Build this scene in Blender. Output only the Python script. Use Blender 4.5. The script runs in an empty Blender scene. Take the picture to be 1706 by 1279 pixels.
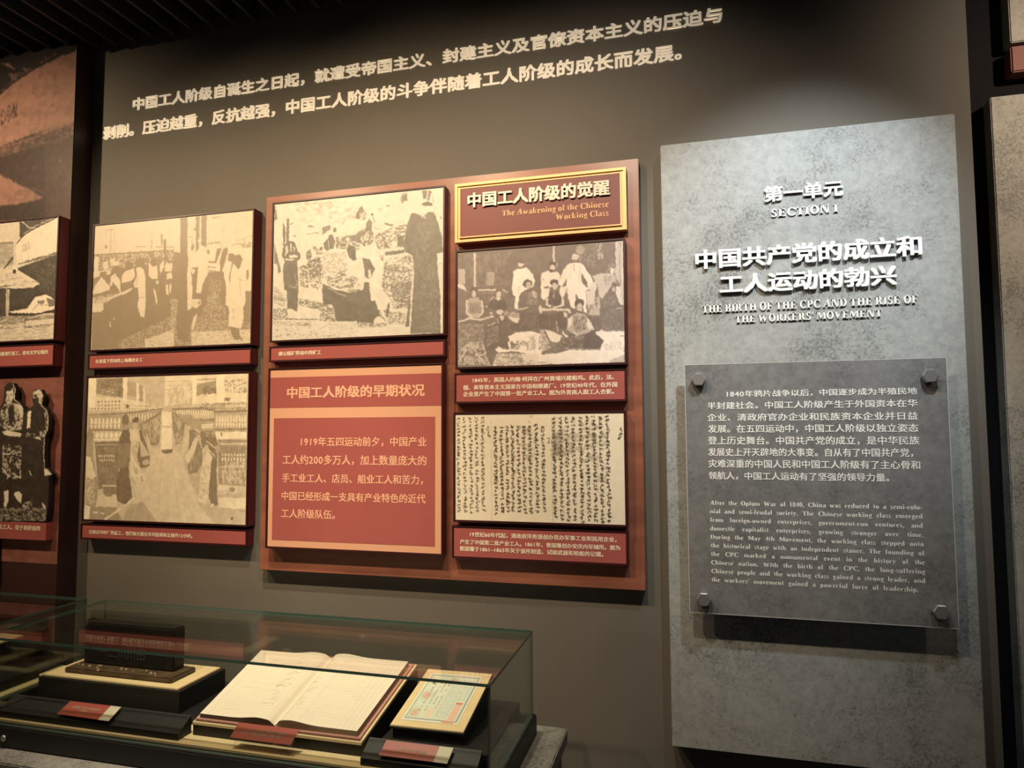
import bpy, bmesh, math, random
import numpy as np
from mathutils import Vector, Matrix
C = bpy.context.scene.collection
SC = bpy.context.scene
random.seed(7)
R = math.radians

# ---------------------------------------------------------------- camera, world, lights, exposure
cam = bpy.data.cameras.new('camera'); camo = bpy.data.objects.new('camera', cam); C.objects.link(camo)
SC.camera = camo
cam.sensor_fit = 'HORIZONTAL'; cam.sensor_width = 36.0; cam.lens = 1137.18 / 1706 * 36.0
cam.clip_start = .02
camo.matrix_world = Matrix([[0.966362, 0.021734, 0.256267, 0], [0.257138, -0.062184, -0.964372, -2], [-0.005024, 0.997828, -0.065681, 1.55], [0, 0, 0, 1]])
W = bpy.data.worlds.new('world'); SC.world = W; W.use_nodes = True
W.node_tree.nodes['Background'].inputs[0].default_value = (.85, .8, .75, 1)
W.node_tree.nodes['Background'].inputs[1].default_value = .05
SC.view_settings.view_transform = 'Standard'; SC.view_settings.look = 'None'
SC.view_settings.exposure = 0.0; SC.view_settings.gamma = 1.0; SC.view_settings.use_curve_mapping = False
SC.cycles.max_bounces = 6; SC.cycles.transparent_max_bounces = 12

def spot(loc, aim, power, col, size=70, blend=1.0, r=.03):
    l = bpy.data.lights.new('spotlight', 'SPOT'); l.energy = power; l.color = col
    l.spot_size = R(size); l.spot_blend = blend; l.shadow_soft_size = r
    o = bpy.data.objects.new('spotlight', l); C.objects.link(o); o.location = loc
    o.rotation_euler = (Vector(aim) - Vector(loc)).to_track_quat('-Z', 'Y').to_euler()
WARM = (1, .735, .45); MID = (1, .80, .60); COOL = (.90, .97, 1.0)
spot((-2.80, -1.25, 2.88), (-2.45, 0, 1.95), 105, WARM, 92)
spot((-1.75, -1.25, 2.88), (-1.40, 0, 1.75), 72, WARM, 86)
spot((-.95, -1.25, 2.88), (-.85, 0, 1.78), 74, WARM, 88)
spot((-.25, -1.25, 2.88), (-.35, 0, 1.75), 62, MID, 88)
spot((.42, -1.0, 2.90), (.26, 0, 1.88), 92, COOL, 52, .9)
spot((1.45, -.7, 2.88), (1.20, .3, 2.25), 62, MID, 100)
spot((-1.1, -.9, 2.88), (-1.05, -.40, .85), 135, (1, .84, .66), 52)

# ---------------------------------------------------------------- materials
def mat(name, col, rough=.6, metal=0, spec=.5, noise=None, bump=0, bscale=200, coat=0):
    m = bpy.data.materials.new(name); m.use_nodes = True
    nt = m.node_tree; b = nt.nodes['Principled BSDF']
    b.inputs['Base Color'].default_value = (*col, 1); b.inputs['Roughness'].default_value = rough
    b.inputs['Metallic'].default_value = metal; b.inputs['Specular IOR Level'].default_value = spec
    b.inputs['Coat Weight'].default_value = coat; b.inputs['Coat Roughness'].default_value = .25
    tc = nt.nodes.new('ShaderNodeTexCoord')
    if noise:
        sc, amt, stretch = noise
        mp = nt.nodes.new('ShaderNodeMapping'); mp.inputs['Scale'].default_value = stretch
        n = nt.nodes.new('ShaderNodeTexNoise'); n.inputs['Scale'].default_value = sc; n.inputs['Detail'].default_value = 6
        r = nt.nodes.new('ShaderNodeValToRGB')
        r.color_ramp.elements[0].position = .3; r.color_ramp.elements[1].position = .7
        r.color_ramp.elements[0].color = (*[c * (1 - amt) for c in col], 1)
        r.color_ramp.elements[1].color = (*[min(1, c * (1 + amt)) for c in col], 1)
        nt.links.new(tc.outputs['Object'], mp.inputs[0]); nt.links.new(mp.outputs[0], n.inputs[0])
        nt.links.new(n.outputs[0], r.inputs[0]); nt.links.new(r.outputs[0], b.inputs['Base Color'])
    if bump:
        n = nt.nodes.new('ShaderNodeTexNoise'); n.inputs['Scale'].default_value = bscale; n.inputs['Detail'].default_value = 4
        bp = nt.nodes.new('ShaderNodeBump'); bp.inputs['Strength'].default_value = bump; bp.inputs['Distance'].default_value = .002
        nt.links.new(tc.outputs['Object'], n.inputs[0]); nt.links.new(n.outputs[0], bp.inputs['Height'])
        nt.links.new(bp.outputs[0], b.inputs['Normal'])
    return m

def attr_mat(name, rough=.5, spec=.5, coat=0):
    m = mat(name, (.5, .5, .5), rough, 0, spec, coat=coat); nt = m.node_tree
    a = nt.nodes.new('ShaderNodeAttribute'); a.attribute_name = 'print'
    nt.links.new(a.outputs['Color'], nt.nodes['Principled BSDF'].inputs['Base Color'])
    return m

def concrete_mat(name, base, rough=.65, pit=.55, seed=0.0):
    m = mat(name, base, rough); nt = m.node_tree; b = nt.nodes['Principled BSDF']
    N = lambda t: nt.nodes.new(t); L = nt.links.new
    tc = N('ShaderNodeTexCoord'); mp = N('ShaderNodeMapping'); mp.inputs['Location'].default_value = (seed, seed * 2, seed)
    L(tc.outputs['Object'], mp.inputs[0])
    def noise(s, d, rgh=.6):
        n = N('ShaderNodeTexNoise'); n.inputs['Scale'].default_value = s; n.inputs['Detail'].default_value = d
        n.inputs['Roughness'].default_value = rgh; L(mp.outputs[0], n.inputs[0]); return n.outputs[0]
    def ramp(src, stops):
        r = N('ShaderNodeValToRGB'); e = r.color_ramp.elements
        e[0].position, e[1].position = stops[0][0], stops[1][0]
        for k in (0, 1): v = stops[k][1]; e[k].color = (v, v, v, 1)
        L(src, r.inputs[0]); return r.outputs[0]
    def mul(a, bb):
        x = N('ShaderNodeMix'); x.data_type = 'RGBA'; x.blend_type = 'MULTIPLY'; x.inputs[0].default_value = 1
        L(a, x.inputs[6]); L(bb, x.inputs[7]); return x.outputs[2]
    big = ramp(noise(3.5, 5), [(.3, .86), (.7, 1.10)])
    mid = ramp(noise(42, 6, .75), [(.35, .80), (.62, 1.08)])
    zone = noise(7, 4)
    fine = noise(120, 5, .8)
    add = N('ShaderNodeMath'); add.operation = 'ADD'; L(fine, add.inputs[0])
    sc = N('ShaderNodeMath'); sc.operation = 'MULTIPLY'; sc.inputs[1].default_value = .55; L(zone, sc.inputs[0]); L(sc.outputs[0], add.inputs[1])
    pits = ramp(add.outputs[0], [(.64, pit), (.74, 1.0)])
    rgb = N('ShaderNodeRGB'); rgb.outputs[0].default_value = (*base, 1)
    inv = add.outputs[0]
    col = mul(mul(mul(rgb.outputs[0], big), mid), pits)
    L(col, b.inputs['Base Color'])
    bp = N('ShaderNodeBump'); bp.inputs['Strength'].default_value = .25; bp.inputs['Distance'].default_value = .002
    L(fine, bp.inputs['Height']); L(bp.outputs[0], b.inputs['Normal'])
    return m

def glass_mat(name, tint=(.97, 1, .985), f0=.05):
    m = bpy.data.materials.new(name); m.use_nodes = True; nt = m.node_tree; nt.nodes.clear()
    N = nt.nodes.new; L = nt.links.new
    out = N('ShaderNodeOutputMaterial'); mix = N('ShaderNodeMixShader')
    tr = N('ShaderNodeBsdfTransparent'); tr.inputs[0].default_value = (*tint, 1)
    gl = N('ShaderNodeBsdfGlossy'); gl.inputs['Roughness'].default_value = .0
    lw = N('ShaderNodeLayerWeight'); lw.inputs[0].default_value = .5
    p = N('ShaderNodeMath'); p.operation = 'POWER'; p.inputs[1].default_value = 5; L(lw.outputs['Facing'], p.inputs[0])
    q = N('ShaderNodeMath'); q.operation = 'MULTIPLY_ADD'; q.inputs[1].default_value = 1 - f0; q.inputs[2].default_value = f0
    L(p.outputs[0], q.inputs[0]); L(q.outputs[0], mix.inputs[0])
    L(tr.outputs[0], mix.inputs[1]); L(gl.outputs[0], mix.inputs[2]); L(mix.outputs[0], out.inputs[0])
    return m

M = {}
M['wall'] = mat('wall_paint', (.145, .133, .112), .75, noise=(3, .06, (1, 1, 1)), bump=.05, bscale=300)
M['black'] = mat('black_paint', (.010, .009, .010), .9, spec=.2)
M['slat'] = mat('slat_paint', (.035, .033, .034), .55)
M['floor'] = mat('dark_carpet', (.05, .045, .04), .9, noise=(60, .3, (1, 1, 1)))
M['maroon'] = mat('maroon_lacquer', (.115, .012, .018), .45)
M['rim'] = mat('dark_maroon_rim', (.035, .006, .008), .4)
M['red'] = mat('red_vinyl', (.37, .10, .09), .38, noise=(4, .05, (1, 1, 1)))  # red made paler and pinker, surface sheen mixed into the colour
M['salmon'] = mat('salmon_print', (.68, .37, .23), .45)
M['salmontext'] = mat('salmon_lettering', (.80, .44, .29), .5)
M['wood'] = mat('cherry_laminate', (.27, .10, .06), .36, noise=(5, .22, (1, 1, 5)))
M['gold'] = mat('brushed_gold', (.72, .47, .22), .45, metal=.25)
M['plate'] = mat('maroon_plate', (.20, .05, .045), .5)
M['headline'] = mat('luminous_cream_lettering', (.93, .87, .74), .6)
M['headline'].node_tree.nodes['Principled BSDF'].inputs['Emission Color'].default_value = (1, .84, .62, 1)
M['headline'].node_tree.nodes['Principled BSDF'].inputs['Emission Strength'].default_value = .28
M['cream'] = mat('cream_lettering', (.93, .87, .74), .6)
M['captiontext'] = mat('caption_lettering', (.90, .78, .62), .6)
M['goldtext'] = mat('gold_lettering', (.85, .50, .25), .5)
M['white'] = mat('white_lettering', (.95, .96, .92), .5)
M['silver'] = mat('grey_white_lettering', (.85, .87, .85), .45)
M['print'] = attr_mat('printed_photo', .42, .5)
M['muralprint'] = attr_mat('printed_mural', .5, .4)
M['paperprint'] = attr_mat('printed_paper', .7, .3)
M['muralside'] = mat('dark_plum_laminate', (.045, .018, .018), .45)
M['concrete'] = concrete_mat('concrete_board', (.36, .38, .375))
M['concrete_far'] = concrete_mat('warm_concrete_board', (.42, .40, .35), seed=3.1)
M['concrete_plinth'] = concrete_mat('plinth_concrete', (.30, .30, .27), seed=6.3)
M['acrylic'] = concrete_mat('smoky_acrylic_print', (.22, .225, .225), .3, .75, seed=9.0)
M['clearedge'] = mat('acrylic_edge', (.55, .58, .57), .15)
M['steel'] = mat('brushed_steel', (.50, .50, .50), .38, metal=.8)
M['glass'] = glass_mat('clear_glass')
M['glassedge'] = mat('green_glass_edge', (.06, .11, .09), .12, spec=.8)
M['felt'] = mat('black_board', (.010, .009, .010), .55)
M['beige'] = mat('beige_board', (.78, .60, .34), .7, noise=(40, .04, (1, 1, 1)))
M['block'] = mat('black_cast_block', (.012, .010, .009), .45, noise=(30, .4, (1, 1, 1)), bump=.4, bscale=60)
M['plank'] = mat('scorched_plank', (.085, .052, .028), .55, noise=(40, .5, (1, 4, 1)), bump=.5, bscale=80)
M['pageedge'] = mat('aged_page_edges', (.42, .30, .20), .8, noise=(8, .25, (1, 1, 60)))
M['cover'] = mat('pinkish_book_cover', (.55, .26, .22), .7)
M['leather'] = mat('brown_book_spine', (.13, .08, .06), .6)
M['labelred'] = mat('label_red', (.42, .085, .06), .45)
M['labelcream'] = mat('label_cream_square', (.72, .64, .50), .6)
M['clear'] = glass_mat('clear_acrylic', (.98, .98, .98), .06)
M['engraved'] = mat('engraved_marks', (.05, .045, .042), .5)
M['brick'] = mat('red_brown_beam', (.22, .07, .05), .6)

# ---------------------------------------------------------------- mesh helpers
def link(name, me, m=None, parent=None):
    o = bpy.data.objects.new(name, me); C.objects.link(o)
    if m: me.materials.append(m)
    if parent: o.parent = parent
    return o
def obj(name, bm, m, parent=None, smooth=False):
    me = bpy.data.meshes.new(name); bm.to_mesh(me); bm.free()
    if smooth: me.polygons.foreach_set('use_smooth', [True] * len(me.polygons))
    return link(name, me, m, parent)
def tag(o, label=None, cat=None, group=None, kind=None):
    if label: o['label'] = label
    if cat: o['category'] = cat
    if group: o['group'] = group
    if kind: o['kind'] = kind
    return o
def thing(name, label, cat, group=None, loc=(0, 0, 0)):
    o = bpy.data.objects.new(name, None); C.objects.link(o); o.location = loc; o.empty_display_size = .05
    OFF[o] = Vector(loc); return tag(o, label, cat, group)
OFF = {}
def box(bm, x0, x1, y0, y1, z0, z1, bev=0):
    r = bmesh.ops.create_cube(bm, size=1)
    for v in r['verts']:
        v.co = Vector((x0 + (v.co.x + .5) * (x1 - x0), y0 + (v.co.y + .5) * (y1 - y0), z0 + (v.co.z + .5) * (z1 - z0)))
    if bev:
        es = list({e for v in r['verts'] for e in v.link_edges})
        bmesh.ops.bevel(bm, geom=es, offset=bev, segments=2, affect='EDGES')
    return bm
def bx(*a, bev=0):
    return box(bmesh.new(), *a, bev=bev)
def prism(bm, quad, h):
    """slab with the top face `quad` (4 points, counter-clockwise seen from above), thickness h downwards"""
    t = [bm.verts.new(p) for p in quad]; b = [bm.verts.new(Vector(p) - Vector((0, 0, h))) for p in quad]
    bm.faces.new(t); bm.faces.new(b[::-1])
    for i in range(4): j = (i + 1) % 4; bm.faces.new((t[j], t[i], b[i], b[j]))
    return bm
def frame(bm, x0, x1, z0, z1, w, y0, y1):
    for a in ((x0, x1, z1 - w, z1), (x0, x1, z0, z0 + w), (x0, x0 + w, z0 + w, z1 - w), (x1 - w, x1, z0 + w, z1 - w)):
        box(bm, a[0], a[1], y0, y1, a[2], a[3])
    return bm
def local(o):
    """children are built in world coordinates: shift them to the parent's base"""
    for c in o.children:
        c.location = -OFF[o]
    return o

# ---------------------------------------------------------------- printed pictures: tones drawn on a grid
class Pic:
    def __init__(s, w, h, cell=2.0, base=88, seed=1, x0=0):
        s.k = 2 / cell; s.w, s.h, s.x0 = w, h, x0
        s.W = int(round(w * s.k / 2)) * 2; s.H = int(round(h * s.k / 2)) * 2
        s.a = np.full((s.H, s.W), float(base)); s.red = np.zeros((s.H, s.W)); s.r = np.random.default_rng(seed)
    def mask(s, pts):
        m = np.zeros((s.H, s.W + 1), np.int8)
        P = [((x - s.x0) * s.k, y * s.k) for x, y in pts]
        for (ax, ay), (bx_, by) in zip(P, P[1:] + P[:1]):
            if ay == by: continue
            if ay > by: ax, ay, bx_, by = bx_, by, ax, ay
            r0, r1 = max(0, math.ceil(ay - .5)), min(s.H, math.ceil(by - .5))
            if r1 <= r0: continue
            rr = np.arange(r0, r1); xs = ax + (rr + .5 - ay) * (bx_ - ax) / (by - ay)
            m[rr, np.clip(np.ceil(xs - .5), 0, s.W).astype(int)] ^= 1
        return (np.cumsum(m, 1)[:, :s.W] % 2).astype(bool)
    def put(s, m, v):
        if v >= 100: s.red[m] = 1; v -= 100
        s.a[m] = v
    def poly(s, v, pts): s.put(s.mask(pts), v)
    def ell(s, v, cx, cy, rx, ry):
        s.poly(v, [(cx + rx * math.cos(t * .3927), cy + ry * math.sin(t * .3927)) for t in range(16)])
    def line(s, v, w, pts):
        w = max(w, 1.2 / s.k)
        for (ax, ay), (bx_, by) in zip(pts, pts[1:]):
            l = math.hypot(bx_ - ax, by - ay) or 1; nx, ny = -(by - ay) / l * w / 2, (bx_ - ax) / l * w / 2
            ex, ey = (bx_ - ax) / l * w * .3, (by - ay) / l * w * .3
            s.poly(v, [(ax + nx - ex, ay + ny - ey), (bx_ + nx + ex, by + ny + ey), (bx_ - nx + ex, by - ny + ey), (ax - nx - ex, ay - ny - ey)])
    def field(s, sx, sy):
        sx = max(sx * s.k, 1.5); sy = max(sy * s.k, 1.5)
        g = s.r.random((int(s.H / sy) + 3, int(s.W / sx) + 3))
        y = np.arange(s.H) / sy; x = np.arange(s.W) / sx; yi = y.astype(int); xi = x.astype(int)
        fy = (y - yi)[:, None]; fx = (x - xi)[None]
        G = lambda a, b: g[np.ix_(yi + a, xi + b)]
        return (G(0, 0) * (1 - fx) + G(0, 1) * fx) * (1 - fy) + (G(1, 0) * (1 - fx) + G(1, 1) * fx) * fy
    def noise(s, v, thr, sx, sy, pts):
        m = s.mask(pts)
        if not m.any(): return
        f = s.field(sx * 1.7, sy * 1.6) * .5 + s.field(sx * .9, sy * .8) * .3 + s.field(sx * .45, sy * .45) * .2
        a = np.clip((f - .5 - (thr - .5) * .7) * 7 + .5, 0, 1) * m * (.75 + .25 * s.field(sx * 3, sy * 3))
        if v >= 100: s.red[m] = 1; v -= 100
        s.a = s.a * (1 - a) + v * a
    def dots(s, v, nx, ny, q, rx, ry):
        for i in range(nx):
            for j in range(ny):
                u = (i + .5) / nx; w = (j + .5) / ny
                x = (q[0][0] * (1 - u) + q[1][0] * u) * (1 - w) + (q[3][0] * (1 - u) + q[2][0] * u) * w
                y = (q[0][1] * (1 - u) + q[1][1] * u) * (1 - w) + (q[3][1] * (1 - u) + q[2][1] * u) * w
                s.ell(v, x, y, rx, ry)
    def run(s, data):
        for l in data.strip().split('\n'):
            c = l[0]; t = l[1:].split(); n = [float(x) for x in t]
            pr = lambda a: list(zip(a[::2], a[1::2]))
            if c == 'p': s.poly(n[0], pr(n[1:]))
            elif c == 'e': s.ell(*n)
            elif c == 'l': s.line(n[0], n[1], pr(n[2:]))
            elif c == 'n': s.noise(n[0], n[1], n[2], n[3], pr(n[4:]))
            elif c == 'd': s.dots(n[0], int(n[1]), int(n[2]), pr(n[3:11]), n[11], n[12])
        return s
    def mesh(s, dark, light, pos, rdark=None, rlight=None, grain=3, warp=1.0, gam=1.8):
        """pos(u, v) -> point; u, v in mm from the top left corner"""
        a = s.a
        if warp:
            d = [((s.field(7, 7) - .5) * 3 + (s.field(3, 3) - .5) * 2) * warp for _ in (0, 1)]
            I, J = np.mgrid[0:s.H, 0:s.W]
            a = a[np.clip(I + d[0] + .5, 0, s.H - 1).astype(int), np.clip(J + d[1] + .5, 0, s.W - 1).astype(int)]
        a = a + (s.field(1.5, 1.5) - .5) * grain * 2 + (s.field(12, 12) - .5) * grain * 2
        p = np.pad(a, 1, mode='edge'); a = (p[1:-1, 1:-1] * 2 + p[:-2, 1:-1] + p[2:, 1:-1] + p[1:-1, :-2] + p[1:-1, 2:]) / 6
        a = a.reshape(s.H // 2, 2, s.W // 2, 2).mean((1, 3)); rd = s.red.reshape(s.H // 2, 2, s.W // 2, 2).mean((1, 3))[..., None]
        t = np.clip(a / 100, 0, 1)[..., None] ** gam
        col = np.array(dark) * (1 - t) + np.array(light) * t
        if rdark: col = col * (1 - rd) + rd * (np.array(rdark) * (1 - t) + np.array(rlight) * t)
        return grid_mesh(col, pos, s.w, s.h, s.x0)

def grid_mesh(col, pos, w, h, x0=0):
    Hh, Ww = col.shape[:2]
    u = x0 + np.linspace(0, 1, Ww) * w; v = np.linspace(0, 1, Hh) * h
    U, V = np.meshgrid(u, v); co = np.stack(pos(U, V), -1).reshape(-1, 3).astype(np.float32)
    idx = np.arange(Hh * Ww).reshape(Hh, Ww)
    f = np.stack([idx[:-1, :-1], idx[1:, :-1], idx[1:, 1:], idx[:-1, 1:]], -1).reshape(-1, 4)
    me = bpy.data.meshes.new('print'); me.vertices.add(len(co)); me.vertices.foreach_set('co', co.ravel())
    me.loops.add(f.size); me.loops.foreach_set('vertex_index', f.ravel().astype(np.int32))
    me.polygons.add(len(f)); me.polygons.foreach_set('loop_start', np.arange(len(f), dtype=np.int32) * 4)
    me.polygons.foreach_set('loop_total', np.full(len(f), 4, np.int32))
    me.update(calc_edges=True)
    at = me.color_attributes.new('print', 'FLOAT_COLOR', 'POINT')
    c4 = np.ones((Hh * Ww, 4), np.float32); c4[:, :3] = col.reshape(-1, 3); at.data.foreach_set('color', c4.ravel())
    return me

# ---------------------------------------------------------------- lettering
_g = {}
def glyph_mesh(s, off, ext):
    k = (s, off, ext)
    if k not in _g:
        c = bpy.data.curves.new('t', 'FONT'); c.body = s; c.size = 1; c.resolution_u = 2; c.extrude = ext
        o = bpy.data.objects.new('t', c); me = bpy.data.meshes.new_from_object(o)
        bpy.data.objects.remove(o); bpy.data.curves.remove(c)
        me.name = 'lettering'
        if off:                                                        # heavier strokes: copies shifted by the stroke gain
            bm = bmesh.new()
            for q, (dx, dy) in enumerate(((off, off * .7), (-off, off * .7), (off, -off * .7), (-off, -off * .7))):
                n = len(bm.verts); bm.from_mesh(me); bm.verts.ensure_lookup_table()
                for v in bm.verts[n:]: v.co.x += dx; v.co.y += dy; v.co.z += q * .07
            bm.to_mesh(me); bm.free()
        n = len(me.vertices); co = np.empty(n * 3, np.float32); me.vertices.foreach_get('co', co)
        _g[k] = (me, co.reshape(-1, 3))
    return _g[k]
def lat(ch): return ord(ch) < 0x2000 and ch != '·' or ch == '—'
def cells(s):
    """x positions (em) of each character"""
    x = 0; out = []
    for ch in s:
        out.append(x); x += (.54 if ch.isdigit() else .62 if ch == '—' else .3 if ch in ' ·' else 1.0)
    return out
def line(parent, s, rect, y, m, bold=.02, depth=.001, each=False, name='lettering', square=False):
    """a line of characters filling rect (x0,x1,z0,z1) on the plane y, raised by depth towards -y"""
    x0, x1, z0, z1 = rect; xs = cells(s); inks = []
    for ch, x in zip(s, xs):
        if ch == ' ': continue
        g = glyph_mesh(ch, bold, 0)[1]; inks.append((x + g[:, 0].min(), x + g[:, 0].max()))
    a, b = min(i[0] for i in inks), max(i[1] for i in inks)
    kx = (x1 - x0) / (b - a); kz = (z1 - z0) / (.92 + 2 * bold)
    if square:
        zc = (z0 + z1) / 2; kz = kx * square; z0 = zc - kz * .47
    bl = z0 + kz * (.08 + bold)
    if each:
        for ch, x in zip(s, xs):
            if ch == ' ': continue
            me, co = glyph_mesh(ch, bold, .5)
            if not me.materials: me.materials.append(m)
            if me.materials[0] != m: me = me.copy(); me.materials[0] = m
            o = bpy.data.objects.new('character', me); C.objects.link(o); o.parent = parent
            o.rotation_euler = (R(90), 0, 0); o.scale = (kx, kz, depth)
            o.location = (x0 + (x - a) * kx, y - depth / 2, bl)
        return
    bm = bmesh.new()
    for ch, x in zip(s, xs):
        if ch == ' ': continue
        me, co = glyph_mesh(ch, bold, .5); n = len(bm.verts); bm.from_mesh(me); bm.verts.ensure_lookup_table()
        for v in bm.verts[n:]:
            c = v.co; v.co = Vector((x0 + (x - a + c.x) * kx, y - depth / 2 - c.z * depth, bl + c.y * kz))
    return obj(name, bm, m, parent)

# bold serif capitals and small letters drawn from stems, hairlines and bowls (cap height 100)
T, t_ = 22, 10
def S(x0, x1, y0, y1): return [[(x0, y0), (x1, y0), (x1, y1), (x0, y1)]]
def D(xb, xt, y0, y1, w): return [[(xb, y0), (xb + w, y0), (xt + w, y1), (xt, y1)]]
def V(x, y0=0, y1=100, b=1, t=1, w=None, e=9):
    w = w or T; r = S(x, x + w, y0, y1)
    if b: r += S(x - e, x + w + e, y0, y0 + 6)
    if t == 1: r += S(x - e, x + w + e, y1 - 6, y1)
    if t == 2: r += [[(x - e, y1 - 8), (x, y1 - 10), (x + w, y1), (x - e, y1 - 3)]]
    return r
def A(cx, cy, rx, ry, a0, a1, w=None, h=None):
    w = T if w is None else w; h = t_ if h is None else h; n = max(3, int(abs(a1 - a0) / 22)); out = []
    for i in range(n):
        p, q = R(a0 + (a1 - a0) * i / n), R(a0 + (a1 - a0) * (i + 1) / n)
        f = lambda a, d, e: (cx + (rx - d) * math.cos(a), cy + (ry - e) * math.sin(a))
        out.append([f(p, 0, 0), f(q, 0, 0), f(q, w, h), f(p, w, h)])
    return out
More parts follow.
